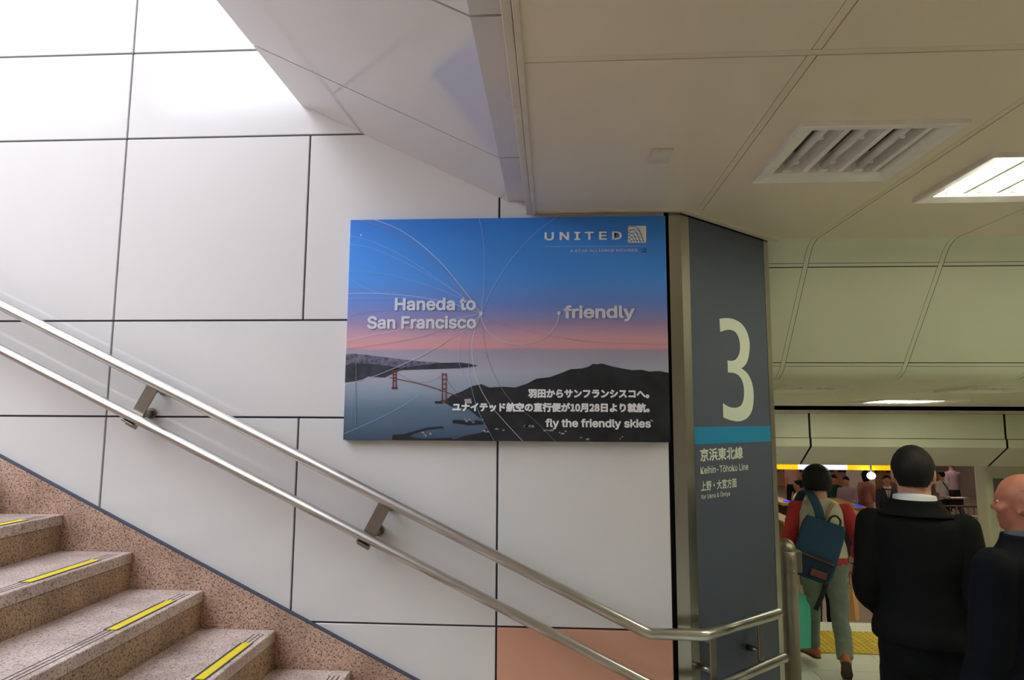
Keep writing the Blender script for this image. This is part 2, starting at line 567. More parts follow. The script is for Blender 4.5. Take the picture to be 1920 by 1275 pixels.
# ---- sloped soffit above the stairs and the level strip beside the ceiling edge
SM = 0.494
def sz(x): return 2.963 - SM * (x + 0.237)
def soffit():
    bm = bmesh.new()
    ys = [-3.0, -2.15, -1.226, -0.302, 0.62, 1.544, 2.467, WY - 0.001]
    g = 0.005
    xa, xb, xc = -1.229, -0.205, -0.117
    th = 0.02
    for a, b in zip(ys, ys[1:]):
        a2, b2 = a + g, b - (g if b < 2.9 else 0)
        for (p, q) in ((xa, xb), (xb, xc)):
            zp, zq = (sz(p), sz(xb)) if p == xa else (sz(xb), sz(xb))
            vs = [bm.verts.new(c) for c in ((p, a2, zp), (q, a2, zq), (q, b2, zq), (p, b2, zp), (p, a2, zp + th), (q, a2, zq + th), (q, b2, zq + th), (p, b2, zp + th))]
            for k in ((0, 1, 2, 3), (4, 7, 6, 5), (0, 4, 5, 1), (1, 5, 6, 2), (2, 6, 7, 3), (3, 7, 4, 0)):
                bm.faces.new([vs[i] for i in k])
    for (p, q) in ((xa, xb), (xb, xc + 0.06)):
        zp, zq = (sz(p) + 0.014, sz(xb) + 0.014) if p == xa else (sz(xb) + 0.014,) * 2
        vs = [bm.verts.new(c) for c in ((p, -3, zp), (q, -3, zq), (q, WY, zq), (p, WY, zp), (p, -3, zp + 0.1), (q, -3, zq + 0.1), (q, WY, zq + 0.1), (p, WY, zp + 0.1))]
        for k in ((0, 1, 2, 3), (4, 7, 6, 5), (0, 4, 5, 1), (1, 5, 6, 2), (2, 6, 7, 3), (3, 7, 4, 0)):
            f = bm.faces.new([vs[i] for i in k]); f.material_index = 1
    return struct(link_bm('ceiling_stair_soffit', bm, [M['soffit'], M['joint']]))
soffit()

# ---- column outline (45 degree face towards the camera)
C0 = Vector((0.600, 3.000, 0)); E0 = Vector((1.175, 3.530, 0))
CD = (E0 - C0).normalized(); CN = Vector((CD.y, -CD.x, 0)); CL = (E0 - C0).length

# ---- ceilings
LAMPS_HI = [(1.07, 2.33, False), (1.845, 2.615, True), (3.225, 2.615, True), (4.675, 2.615, True), (6.125, 2.615, True),
            (4.675, 0.7, True), (6.125, 0.7, True), (3.225, -1.6, True), (6.125, -1.6, True)]  # fittings out of view are added to light the hall
LH = 0.262
def zlow(y): return 2.169 - 0.0313 * (y - 4.2)
LAMPS_LO = [(1.90, 4.92, False, 1.0), (3.17, 4.92, False, 1.0), (3.46, 6.65, True, 1.45), (5.3, 5.6, True, 1.2)]
def ceilings():
    xs = [-0.085, 0.687, 1.412, 2.137, 2.862, 3.587, 4.312, 5.037, 5.762, 6.487, 7.212, 8.0, 9.4]
    ys = [-3.0, -0.2, 1.655, 3.50]
    g, s = 0.0025, 0.012
    bm = bmesh.new()
    holes = [(x - LH + 0.03, x + LH - 0.03, y - LH + 0.03, y + LH - 0.03) for x, y, _ in LAMPS_HI]
    def slab(rects, z0, z1, mi):
        for h in holes:
            rects = minus(rects, h)
        for (a, b, c, d) in rects:
            box(bm, a, b, c, d, z0, z1, mi)
    for i in range(len(xs) - 1):
        for j in range(len(ys) - 1):
            a = xs[i] + (s + g if i else 0); b = xs[i + 1] - (s + g)
            c = ys[j] + (s + g if j else 0); d = ys[j + 1] - (s + g if j < len(ys) - 2 else 0)
            rs = [(a, b, c, d)]
            if d > 2.99 and a < 1.3:      # the wall and the column stand here
                rs = [(a, b, c, 2.99)]
                if b > 0.7:
                    rs = [(a, b, c, 2.99)]
            slab(rs, CZ, CZ + 0.012, 0)
        if i:
            slab([(xs[i] - s, xs[i] + s, -3.0, ys[2] - s - g), (xs[i] - s, xs[i] + s, ys[2] + s + g, 3.5 if xs[i] > 1.3 else 2.99)], CZ + 0.001, CZ + 0.012, 1)
    slab([(xs[0], xs[-1], ys[2] - s, ys[2] + s), (xs[0], xs[-1], ys[1] - s, ys[1] + s)], CZ + 0.001, CZ + 0.012, 1)
    # triangle beside the slanted column face
    pts = [(0.672, 2.99), (0.62, 2.99), (1.30, 3.617 - 0.001), (1.397, 3.5), (1.397, 2.99)]
    pts = [(0.59, 2.99), (1.19, 3.545), (1.397, 3.545), (1.397, 2.99)]
    v0 = [bm.verts.new((x, y, CZ)) for x, y in pts]; v1 = [bm.verts.new((x, y, CZ + 0.012)) for x, y in pts]
    bm.faces.new(v0); bm.faces.new(v1)
    for i in range(4):
        bm.faces.new((v0[i], v0[(i + 1) % 4], v1[(i + 1) % 4], v1[i]))
    slab([(-0.085, 9.4, -3.0, 3.55)], CZ + 0.006, CZ + 0.010, 2)
    box(bm, -0.085, 9.4, -3.0, 3.55, CZ + 0.16, CZ + 0.2, 2)  # unseen slab added to keep light from leaking in above
    struct(link_bm('ceiling', bm, [M['ceil'], M['ceil_strip'], M['ceil_gap']]))
    # coved drop: curve, slanted panels, curve
    bm = bmesh.new()
    prof = [(3.50, CZ)]
    for k in range(1, 9):
        t = k / 8
        a, b, c = Vector((3.50, CZ)), Vector((3.585, CZ - 0.005)), Vector((3.645, 2.785))
        q = a * (1 - t) ** 2 + b * 2 * t * (1 - t) + c * t * t
        prof.append((q.x, q.y))
    cx = [1.02, 1.412 - 0.36, 1.412, 2.137, 2.862, 3.587, 4.312, 5.037, 5.762, 6.487, 7.212, 9.4]
    cx = [1.0, 1.412, 2.137, 2.862, 3.587, 4.312, 5.037, 5.762, 6.487, 7.212, 9.4]
    def strip(pr, x0, x1, mi, dz=0.0):
        rows = [[bm.verts.new((x, y, z + dz)) for x in (x0, x1)] for y, z in pr]
        for a, b in zip(rows, rows[1:]):
            f = bm.faces.new((a[0], a[1], b[1], b[0])); f.material_index = mi; f.smooth = len(pr) > 3
    mid = [(3.645, 2.785), (4.083, 2.243)]
    low = [(4.083, 2.243)]
    for k in range(1, 9):
        t = k / 8
        a, b, c = Vector((4.083, 2.243)), Vector((4.13, 2.180)), Vector((4.24, zlow(4.24)))
        q = a * (1 - t) ** 2 + b * 2 * t * (1 - t) + c * t * t
        low.append((q.x, q.y))
    sl = Vector((mid[1][0] - mid[0][0], mid[1][1] - mid[0][1])).normalized()
    def mp(t): return (mid[0][0] + sl.x * t, mid[0][1] + sl.y * t)
    ln = math.hypot(mid[1][0] - mid[0][0], mid[1][1] - mid[0][1])
    for a, b in zip(cx, cx[1:]):
        aa, bb = a + s + g, b - s - g
        strip(prof, aa, bb, 0); strip(low, aa, bb, 0)
        strip([mp(0.003), mp(0.022)], aa, bb, 1)
        strip([mp(0.028), mp(ln - 0.030)], aa, bb, 0)
        strip([mp(ln - 0.024), mp(ln - 0.003)], aa, bb, 1)
        strip(prof, b - s, b + s, 1, 0.001); strip(low, b - s, b + s, 1, 0.001)
        strip([mp(0.0), mp(ln)], b - s, b + s, 1, 0.001)
    strip(prof[:-1] + mid[:1] + low, 1.0, 9.4, 2, 0.008)
    struct(link_bm('trim_1', bm, [M['slope'], M['slope'], M['ceil_gap']]))
    # lower ceiling
    bm = bmesh.new()
    rects = [(1.0, 9.4, 4.24, 7.9)]
    rows = []
    xs2 = [1.0] + [2.137 + 0.725 * k for k in range(10)] + [9.4]
    rects = [(a + 0.003, b - 0.003, 4.24, 7.78) for a, b in zip(xs2, xs2[1:])]
    for x, y, on, sc in LAMPS_LO:
        h = (LH - 0.03) * sc
        rects = minus(rects, (x - h, x + h, y - h, y + h))
    for (a, b, c, d) in rects:
        vs = [bm.verts.new((x, y, zlow(y) + dz)) for dz in (0, 0.012) for y in (c, d) for x in (a, b)]
        for q in ((0, 2, 3, 1), (4, 5, 7, 6), (0, 1, 5, 4), (2, 6, 7, 3), (0, 4, 6, 2), (1, 3, 7, 5)):
            bm.faces.new([vs[i] for i in q])
    box(bm, 1.0, 9.4, 4.2, 8.0, 2.36, 2.40, 1)
    struct(link_bm('ceiling_low', bm, [M['slope'], M['ceil_gap']]))
    # beam over the descending stairs
    bm = bmesh.new()
    box(bm, 1.0, 9.4, 7.85, 8.6, 2.20, 2.40, 2)
    box(bm, 1.0, 9.4, 8.25, 8.6, 1.99, 2.20, 2)
    seams = [0.85, 3.05, 5.27, 7.49, 9.5]
    for a, b in zip(seams, seams[1:]):
        a += 0.012; b -= 0.012
        a = max(a, 1.0); b = min(b, 9.4)
        pr = [(8.0, 1.972), (8.0, 1.686), None, (7.985, 1.680), (7.985, 1.584), (8.35, 1.346), (8.6, 1.346), (8.6, 1.972), (8.0, 1.972)]
        seg = []
        for q in pr + [None]:
            if q is None:
                for p0, p1 in zip(seg, seg[1:]):
                    vs = [bm.verts.new(c) for c in ((a, p0[0], p0[1]), (b, p0[0], p0[1]), (b, p1[0], p1[1]), (a, p1[0], p1[1]))]
                    bm.faces.new(vs)
                seg = []
            else:
                seg.append(q)
    for q in ((8.012, 1.972), ):
        pr = [(8.012, 1.99), (8.012, 1.60), (8.36, 1.36), (8.55, 1.36), (8.55, 1.99)]
        for p0, p1 in zip(pr, pr[1:]):
            vs = [bm.verts.new(c) for c in ((1.0, p0[0], p0[1]), (9.4, p0[0], p0[1]), (9.4, p1[0], p1[1]), (1.0, p1[0], p1[1]))]
            f = bm.faces.new(vs); f.material_index = 2
    box(bm, 1.0, 9.4, 7.97, 8.6, 1.975, 2.012, 1)           # ledge on top of the beam
    struct(link_bm('trim_2', bm, [M['beamface'], M['trimc'], M['black']]))
    # metal edge of the ceiling along the stairwell, wall and column
    bm = bmesh.new()
    bevel_box(bm, -0.117, -0.092, -3.0, 2.972, CZ - 0.004, 2.972, 0.002)
    bevel_box(bm, -0.090, -0.072, -3.0, 2.985, CZ - 0.012, CZ + 0.008, 0.002)
    box(bm, -0.117, 0.60, 2.972, 2.999, CZ - 0.004, CZ + 0.02)
    box(bm, -0.072, 0.63, 2.958, 2.971, CZ - 0.009, CZ + 0.008)
    struct(link_bm('trim_3', bm, M['trimc']))
    bm = bmesh.new()
    mt = Matrix.Translation(C0 + CN * 0.012) @ Matrix.Rotation(math.atan2(CD.y, CD.x), 4, 'Z')
    box(bm, -0.015, CL + 0.02, -0.030, -0.002, CZ - 0.012, CZ + 0.008, 0, mt)
    struct(link_bm('trim_4', bm, M['trimc']))
ceilings()

# ---- floors
def floors():
    bm = bmesh.new()
    n = 0
    x = 0.3
    ts = 0.6
    for i in range(16):
        for j in range(16):
            a, b = 0.20 + i * ts, 0.20 + (i + 1) * ts
            c, d = -3.0 + j * ts, -3.0 + (j + 1) * ts
            if d > 5.79: d = 5.78
            if c >= 5.78: continue
            box(bm, a + 0.002, min(b, 9.4) - 0.002, c + 0.002, d - 0.002, -0.03, 0.0)
    for i in range(16):
        box(bm, 0.2 + i * ts + 0.002, min(0.2 + (i + 1) * ts, 9.4) - 0.002, 6.352, 6.56, -0.03, 0.0)
    box(bm, -9.6, 9.4, -3.0, 6.56, -0.2, -0.004, 1)
    struct(link_bm('floor', bm, [M['floor'], M['floor_j']]))
    # lower concourse
    bm = bmesh.new()
    box(bm, 0.0, 16, 8.95, 32, -1.3, -1.144)
    for k in range(16):
        box(bm, k * 1.0, k * 1.0 + 0.006, 8.95, 32, -1.1445, -1.1435, 1)
    for k in range(20):
        box(bm, 0.0, 16, 9.6 + k * 1.1, 9.606 + k * 1.1, -1.1445, -1.1435, 1)
    box(bm, 0, 16, 13.35, 13.68, -1.1445, -1.142, 2)
    struct(link_bm('floor_lower', bm, [M['lfloor'], M['floor_j'], M['tactile']]))
    bm = bmesh.new(); box(bm, 0, 16, 8.6, 32, 1.75, 1.95)
    struct(link_bm('ceiling_lower', bm, M['shadeblk']))
    bm = bmesh.new(); box(bm, -0.2, 0.0, 8.0, 32, -1.3, 1.95); box(bm, 0.0, 1.0, 8.0, 8.1, -1.3, 2.4)
    struct(link_bm('wall_lower_left', bm, M['shadeblk']))
    bm = bmesh.new(); box(bm, 16, 16.2, 8.0, 32, -1.3, 1.95); box(bm, 9.4, 16, 8.4, 8.6, -1.3, 2.0)
    struct(link_bm('wall_lower_right', bm, M['shadeblk']))
    # far end: low pale wall and dark slatted screen above
    bm = bmesh.new()
    box(bm, 0, 16, 30.2, 30.5, -1.3, -0.55, 1)
    box(bm, 0, 16, 30.4, 30.5, -0.55, 1.95, 0)
    x = 0.0
    k = 0
    while x < 16:
        wdt = 0.10 + 0.10 * rnd.random()
        box(bm, x, x + wdt, 30.3, 30.4, -0.55, 1.95, 2 if rnd.random() < 0.42 else 0)
        x += wdt + 0.05 + 0.1 * rnd.random()
    struct(link_bm('wall_far', bm, [M['farwall'], M['farlow'], M['farwall_l']]))
    # side walls of the upper level
    bm = bmesh.new(); box(bm, 9.4, 9.6, -3.2, 8.6, -1.3, 3.1)
    struct(link_bm('wall_right', bm, M['panel']))
    bm = bmesh.new(); box(bm, 0.85, 1.0, 3.7, 8.0, -1.3, 3.1)
    struct(link_bm('wall_side', bm, M['panel']))
floors()

# ================================================================== LIGHT FITTINGS
def troffer(on, sc=1.0):
    root = empty('ceiling_light')
    L = LH * sc; b = 0.058 * sc; I = L - b
    bm = bmesh.new()       # bevelled frame
    def ring(l, z): return [bm.verts.new((x * l, y * l, z)) for x, y in ((-1, -1), (1, -1), (1, 1), (-1, 1))]
    rs = [ring(L, 0.004), ring(L, -0.016), ring(L - 0.006, -0.018), ring(I + 0.004, -0.006), ring(I, 0.002), ring(I, 0.085)]
    for p, q in zip(rs, rs[1:]):
        for k in range(4):
            bm.faces.new((p[k], p[(k + 1) % 4], q[(k + 1) % 4], q[k]))
    link_bm('frame', bm, M['lampwhite'], root)
    bm = bmesh.new(); box(bm, -I, I, -I, I, 0.083, 0.09)
    link_bm('pan', bm, M['reflect'] if on else M['lamppan_unlit'], root)  # unlit pans take a darker colour, shade put into the material
    st = 2 * I / 3
    for k in range(3):
        x = -I + st * (k + 0.40)
        bm = bmesh.new()
        cyl(bm, (x, -I + 0.02, 0.022), (x, I - 0.02, 0.022), (0.0205 if on else 0.0145) * sc, n=14)
        t = link_bm('tube', bm, M['tubeon'] if on else M['tubeoff'], root)
        for yy in (-I * 0.55, I * 0.55):
            bm = bmesh.new(); box(bm, x - 0.004, x + 0.016, yy - 0.004, yy + 0.004, 0.004, 0.05)
            link_bm('clip', bm, M['lampwhite'], t)
        for yy in (-I + 0.012, I - 0.012):
            bm = bmesh.new(); box(bm, x - 0.017, x + 0.017, yy - 0.012, yy + 0.012, 0.006, 0.06)
            link_bm('socket', bm, M['lampwhite'], t)
        if k < 3:
            bm = bmesh.new()      # reflector ridge beside the tube
            xr = x + st * (0.5 if k < 2 else 0.45)
            wq = st * (0.26 if k < 2 else 0.14)
            vs = [bm.verts.new((xr + dx, y, z)) for y in (-I, I) for dx, z in ((-wq, 0.08), (-0.008, 0.006), (0.012, 0.006), (wq, 0.08))]
            for q in ((0, 1, 2, 3), (7, 6, 5, 4), (0, 4, 5, 1), (1, 5, 6, 2), (2, 6, 7, 3), (3, 7, 4, 0)):
                bm.faces.new([vs[i] for i in q])
            link_bm('reflector', bm, M['reflect'] if on else M['lampwhite'], root)
    return root
HI_LABEL = {0: 'unlit square ceiling light with three bare tubes, above the dark number column',
            1: 'bright lit square ceiling light cut by the right edge of the photo'}
proto_on = None
for i, (x, y, on) in enumerate(LAMPS_HI):
    if on and proto_on:
        o = copy_tree(proto_on)
    else:
        o = troffer(on)
        if on: proto_on = o
    o.location = (x, y, CZ)
    tag(o, HI_LABEL.get(i, 'unseen square ceiling light added to light the concourse'), 'ceiling light', 'square lights in the main ceiling')
LO_LABEL = ['unlit square light in the low ceiling just right of the column', 'unlit square light in the low ceiling near the right edge of the photo',
            'lit light with three glowing tubes in the low ceiling above the suited man', 'lit light in the low ceiling beyond the right edge of the photo']
for i, (x, y, on, sc) in enumerate(LAMPS_LO):
    o = troffer(on, sc)
    o.location = (x, y, zlow(y))
    o.rotation_euler = (-math.atan(0.0313), 0, 0)
    tag(o, LO_LABEL[i], 'ceiling light', 'square lights in the low ceiling')
# unseen glowing boxes added to light the lower concourse
for k, (x, y) in enumerate(((4, 11), (9, 11), (5, 15.5), (10, 15.5), (6, 20), (11, 20), (8, 25), (13, 25))):
    bm = bmesh.new(); box(bm, x - 0.7, x + 0.7, y - 0.12, y + 0.12, 1.70, 1.75)
    o = link_bm('concourse_fill_light', bm, emit('concourse_fill_glow', (255, 226, 205), 9.0 if y < 12 else 17.0))
    tag(o, 'unseen glowing box added to light the lower concourse, hidden behind the beam', 'ceiling light', 'added lights of the lower concourse')

bm = bmesh.new(); bevel_box(bm, -0.037, 0.037, -0.06, 0.06, -0.012, 0.0, 0.003)
o = link_bm('ceiling_plate', bm, M['trimc']); o.location = (0.398, 2.318, CZ)
tag(o, 'small square cover plate on the cream ceiling above the poster', 'cover plate')

# ================================================================== STAIRS
def stairs():
    root = empty('staircase', (NOSE0 - GO, 0, 0))
    ox = NOSE0 - GO
    tag(root, 'pink granite staircase rising to the left along the panelled wall', 'staircase')
    y0, y1 = -2.97, WY - 0.026
    for n in range(1, 25):
        xn = NOSE0 - n * GO - ox
        xb = xn - GO - 0.004 if n < 24 else -9.6 - ox
        zt = n * RISE
        bm = bmesh.new()
        box(bm, xb, xn - 0.004, y0, y1, zt - RISE - 0.002, zt - 0.050, 1)
        bevel_box(bm, xb, xn, y0, y1, zt - 0.048, zt, 0.003, 0, 1)
        box(bm, xn - 0.04, xn - 0.0045, y0, y1 - 0.0005, zt - 0.0515, zt - 0.046, 2)
        for k in range(3):                       # grooves behind the nosing
            gx = xn - 0.030 - 0.020 * k
            box(bm, gx - 0.0025, gx + 0.0025, y0, y1 - 0.06, zt - 0.002, zt + 0.0006, 2)
        for yj in (1.38, 0.10, -1.2):             # slab joints
            yy = yj + (0.16 if n % 2 else 0.0)
            box(bm, xn - 0.003, xn + 0.0006, yy - 0.002, yy + 0.002, zt - RISE, zt - 0.002, 2)
        s = link_bm('step', bm, [M['gran2'], M['gran3'], M['groove']], root)
        bm = bmesh.new()
        ya, yb = 2.42, 2.80
        box(bm, xn - 0.079, xn - 0.022, ya, yb, zt + 0.0006, zt + 0.0022, 1)
        box(bm, xn - 0.066, xn - 0.030, ya, yb, zt + 0.0010, zt + 0.0030, 0)
        link_bm('tape_strip', bm, [M['tape_y'], M['tape_b']], s)
    # stringer against the wall
    bm = bmesh.new()
    def top(x): return EYE - 0.206 - 0.4727 * (x + 2.624)
    xl, xr = -9.6, 0.50
    pts = [(xl, 0), (xr, 0), (xr, top(xr)), (xl, top(xl))]
    a = [bm.verts.new((x - ox, WY - 0.024, z)) for x, z in pts]
    b = [bm.verts.new((x - ox, WY - 0.001, z)) for x, z in pts]
    bm.faces.new(a); bm.faces.new(b)
    for i in range(4):
        bm.faces.new((a[i], a[(i + 1) % 4], b[(i + 1) % 4], b[i]))
    link_bm('stringer', bm, M['gran'], root)
    bm = bmesh.new()
    a = [bm.verts.new((x - ox, y, top(x) + dz)) for x in (xl, xr) for y in (WY - 0.0235, WY - 0.0005) for dz in (0, 0.007)]
    for q in ((0, 1, 3, 2), (4, 6, 7, 5), (0, 4, 5, 1), (2, 3, 7, 6), (1, 5, 7, 3), (0, 2, 6, 4)):
        bm.faces.new([a[i] for i in q])
    link_bm('joint_strip', bm, M['joint'], root)
stairs()

def lower_stairs():
    bm = bmesh.new()
    for k in range(1, 8):
        box(bm, 1.02, 9.38, 6.56 + (k - 1) * GO, 6.56 + k * GO + 0.02, -1.3, -k * RISE + (0 if k > 1 else RISE) * 0, 0)
    o = link_bm('descending_staircase', bm, M['gran2'])
    tag(o, 'stairs going down past the yellow tactile strip to the lower concourse', 'staircase')
    bm = bmesh.new()
    bevel_box(bm, 1.0, 9.4, 6.50, 6.615, -0.05, 0.004, 0.004)
    o = link_bm('stair_nosing', bm, M['floor']); tag(o, 'pale nosing slab at the head of the descending stairs', 'nosing')
lower_stairs()

def tactile():
    root = empty('tactile_paving', (1.0, 5.784, 0))
    tag(root, 'yellow tactile paving strip with raised dots before the descending stairs', 'tactile paving')
    proto = None
    for i in range(14):
        for j in range(2):
            if proto is None:
                bm = bmesh.new()
                bevel_box(bm, 0.002, 0.282, 0.002, 0.279, 0.0, 0.006, 0.002, 0, 1)
                for p in range(6):
                    for q in range(6):
                        x, y = 0.047 * (p + 0.5) + 0.002, 0.0465 * (q + 0.5) + 0.002
                        tube(bm, [(x, y, 0.004), (x, y, 0.012)], [0.014, 0.009], 8, 0, 0)
                proto = link_bm('tactile_tile', bm, M['tactile'], root)
            else:
                c = proto.copy(); COL.objects.link(c); c.parent = root
                c.location = (i * 0.284, j * 0.281, 0)
tactile()

# ================================================================== HANDRAILS
def handrail():
    root = empty('handrail', (0.6, 2.9, 0))
    tag(root, 'double steel handrail sloping down the panelled wall and round the column', 'handrail')
    O = Vector((0.6, 2.9, 0))
    yr = 2.90
    def up(x): return 1.030 + 0.4707 * (0.404 - x)
    def lo(x): return 0.8405 + 0.4707 * (0.378 - x)
    co = C0 + CN * 0.1
    k = (yr - co.y) / CD.y
    corner = co + CD * k
    def pipe(name, pts, r):
        bm = bmesh.new()
        P = [Vector(p) - O for p in pts]
        # mitred corners with a small radius
        Q = [P[0]]
        for i in range(1, len(P) - 1):
            a = (P[i - 1] - P[i]).normalized(); b = (P[i + 1] - P[i]).normalized()
            for t in (0.0, 0.5, 1.0):
                p0, p2 = P[i] + a * 0.018, P[i] + b * 0.018
                Q.append(p0 * (1 - t) ** 2 + P[i] * 2 * t * (1 - t) + p2 * t * t)
        Q.append(P[-1])
        tube(bm, Q, [r] * len(Q), 28, 0, 0, ref=(0, 0, 1))
        return link_bm(name, bm, M['rail'], root)
    ue = co + CD * 0.556; le = co + CD * 0.592
    pipe('upper_rail', [(-8.6, yr, up(-8.6)), (0.404, yr, 1.030), (corner.x, yr, 1.028), (ue.x, ue.y, 1.010)], 0.0235)
    xb = 0.455
    pipe('lower_rail', [(-8.6, yr, lo(-8.6)), (xb, yr, lo(xb)), (corner.x, yr, 0.806), (le.x, le.y, 0.800)], 0.0215)
    # wall brackets
    ang = math.atan(0.4707)
    def wall_bracket(x):
        b = empty('bracket'); b.parent = root
        xu = x
        u = Vector((xu, yr, up(xu)))
        dx = 0.083
        l = Vector((xu - dx, yr, lo(xu - dx)))
        bm = bmesh.new()
        ax = (u - l).normalized()
        sd = Vector((math.cos(ang), 0, -math.sin(ang)))
        sd = (sd - ax * sd.dot(ax)).normalized()
        mt = Matrix((sd, Vector((0, 1, 0)), ax)).transposed().to_4x4()
        mt.translation = l - O
        ln = (u - l).length
        bevel_box(bm, -0.030, 0.030, 0.024, 0.032, -0.05, ln + 0.01, 0.002, 0, 1, mt)
        bevel_box(bm, -0.030, 0.030, -0.02, 0.030, -0.030, -0.022, 0.002, 0, 1, mt)
        link_bm('plate', bm, M['bracket'], b)
        for f_ in (0.16, 0.84):
            p = l + (u - l) * f_ - O + sd * 0.018
            bm = bmesh.new()
            cyl(bm, p + Vector((0, 0.03, 0)), p + Vector((0, 0.098, 0)), 0.015, n=18)
            cyl(bm, p + Vector((0, 0.092, 0)), p + Vector((0, 0.0995, 0)), 0.026, n=22)
            link_bm('stud', bm, M['bracket'], b)
    for x in (-7.0, -5.3, -2.95, -1.835, -0.73):
        wall_bracket(x)
    def col_bracket(s):
        b = empty('bracket'); b.parent = root
        p = co + CD * s - O
        bm = bmesh.new()
        mt = Matrix((CD, -CN, Vector((0, 0, 1)))).transposed().to_4x4()
        mt.translation = p
        bevel_box(bm, -0.022, 0.022, 0.022, 0.030, 0.79, 1.02, 0.002, 0, 1, mt)
        link_bm('plate', bm, M['bracket'], b)
        for z in (0.855, 0.975):
            bm = bmesh.new()
            q = p + Vector((0, 0, z))
            cyl(bm, q - CN * 0.028, q - CN * 0.0985, 0.013, n=16)
            link_bm('stud', bm, M['bracket'], b)
    for s in (0.055, 0.435):
        col_bracket(s)
handrail()

# ================================================================== COLUMN + SIGN
def column():
    root = empty('column', (C0.x, C0.y, 0))
    tag(root, 'slanted column clad in steel trims at the right end of the panelled wall', 'column')
    bm = bmesh.new()
    pts = [(0.528, WY + 0.03), (0.60, WY + 0.03), (1.150, 3.528), (1.150, 3.70), (0.528, 3.70)]
    a = [bm.verts.new((x - C0.x, y - C0.y, 0)) for x, y in pts]; b = [bm.verts.new((x - C0.x, y - C0.y, CZ + 0.05)) for x, y in pts]
    for i in range(5):
        bm.faces.new((a[i], a[(i + 1) % 5], b[(i + 1) % 5], b[i]))
    bm.faces.new(a); bm.faces.new(b)
    link_bm('core', bm, M['black'], root)
    # corner trim: one leg on the wall plane, one on the slanted face
    bm = bmesh.new()
    t = 0.004
    leg = 0.058
    prof = [(0.545, WY - 0.004), (0.600 + 0.001, WY - 0.004), (C0.x + CD.x * leg + CN.x * t, C0.y + CD.y * leg + CN.y * t), (C0.x + CD.x * leg - CN.x * 0.02, C0.y + CD.y * leg - CN.y * 0.02), (0.597, WY + 0.03), (0.545, WY + 0.03)]
    a = [bm.verts.new((x - C0.x, y - C0.y, 0)) for x, y in prof]; b = [bm.verts.new((x - C0.x, y - C0.y, CZ - 0.001)) for x, y in prof]
    n = len(prof)
    for i in range(n):
        bm.faces.new((a[i], a[(i + 1) % n], b[(i + 1) % n], b[i]))
    bm.faces.new(a); bm.faces.new(b)
    link_bm('steel_trim', bm, M['steel'], root)
    bm = bmesh.new()
    mt = Matrix((CD, -CN, Vector((0, 0, 1)))).transposed().to_4x4()
    bevel_box(bm, 0.7195, 0.763, -0.006, 0.05, 0, CZ - 0.001, 0.002, 0, 1, mt)
    link_bm('steel_trim', bm, M['steel'], root)
    return root
column()

def sign():
    root = empty('platform_sign', (C0.x + CD.x * 0.4, C0.y + CD.y * 0.4, 0))
    O = root.location.copy()
    tag(root, 'dark slate platform sign with a big white 3 and blue band on the column', 'sign')
    def fr(u, v, n): return C0 + CD * u + CN * n + Vector((0, 0, v)) - O
    bm = bmesh.new()
    mt = Matrix((CD, -CN, Vector((0, 0, 1)))).transposed().to_4x4()
    mt.translation = C0 - O
    bevel_box(bm, 0.0605, 0.718, -0.003, 0.02, 0.02, CZ - 0.014, 0.0012, 0, 1, mt)
    link_bm('sign_panel', bm, M['slate'], root)
    bm = bmesh.new(); poly_on(bm, [(0.061, 1.812), (0.7175, 1.812), (0.7175, 1.890), (0.061, 1.890)], fr, 0.0032)
    link_bm('blue_band', bm, M['sign_b'], root)
    three = [(258, 480), (290, 472), (325, 472), (360, 485), (385, 515), (397, 560), (395, 600), (385, 640), (370, 664), (353, 678), (380, 697), (400, 732), (408, 780), (404, 830), (392, 865), (368, 890), (335, 901), (300, 898), (262, 885),
             (262, 827), (290, 842), (320, 845), (345, 835), (358, 810), (362, 775), (358, 740), (345, 715), (325, 702), (305, 700), (289, 700), (289, 650), (310, 650), (330, 640), (345, 615), (350, 585), (347, 555), (335, 530), (315, 520), (290, 522), (260, 535)]
    corner = {0, 9, 18, 19, 29, 30, 39}
    out = []
    n = len(three)
    for i in range(n):                          # round the outline between its corners
        p1, p2 = Vector(three[i]), Vector(three[(i + 1) % n])
        p0 = Vector(three[i - 1]) if i not in corner else p1
        p3 = Vector(three[(i + 2) % n]) if (i + 1) % n not in corner else p2
        for k in range(4):
            t = k / 4
            q = 0.5 * ((2 * p1) + (p2 - p0) * t + (2 * p0 - 5 * p1 + 4 * p2 - p3) * t * t + (3 * p1 - p0 - 3 * p2 + p3) * t ** 3)
            out.append((0.288 + (q.x - 258) / 150 * 0.282, 2.420 - (q.y - 471) / 430 * 0.505))
    bm = bmesh.new(); poly_on(bm, out, fr, 0.0032)
    link_bm('number', bm, M['sign_w'], root)
    text_on('lettering', '京浜東北線', fr, 0.100, 0.452, 1.733, 1.793, M['sign_w'], root, 0.010, 0.0032)
    text_on('lettering', 'Keihin-Tōhoku Line', fr, 0.100, 0.497, 1.677, 1.710, M['sign_w'], root, 0.012, 0.0032)
    text_on('lettering', '上野・大宮方面', fr, 0.100, 0.390, 1.600, 1.645, M['sign_w'], root, 0.008, 0.0032)
    text_on('lettering', 'for Ueno & Ōmiya', fr, 0.100, 0.330, 1.560, 1.590, M['sign_w'], root, 0.010, 0.0032)
sign()

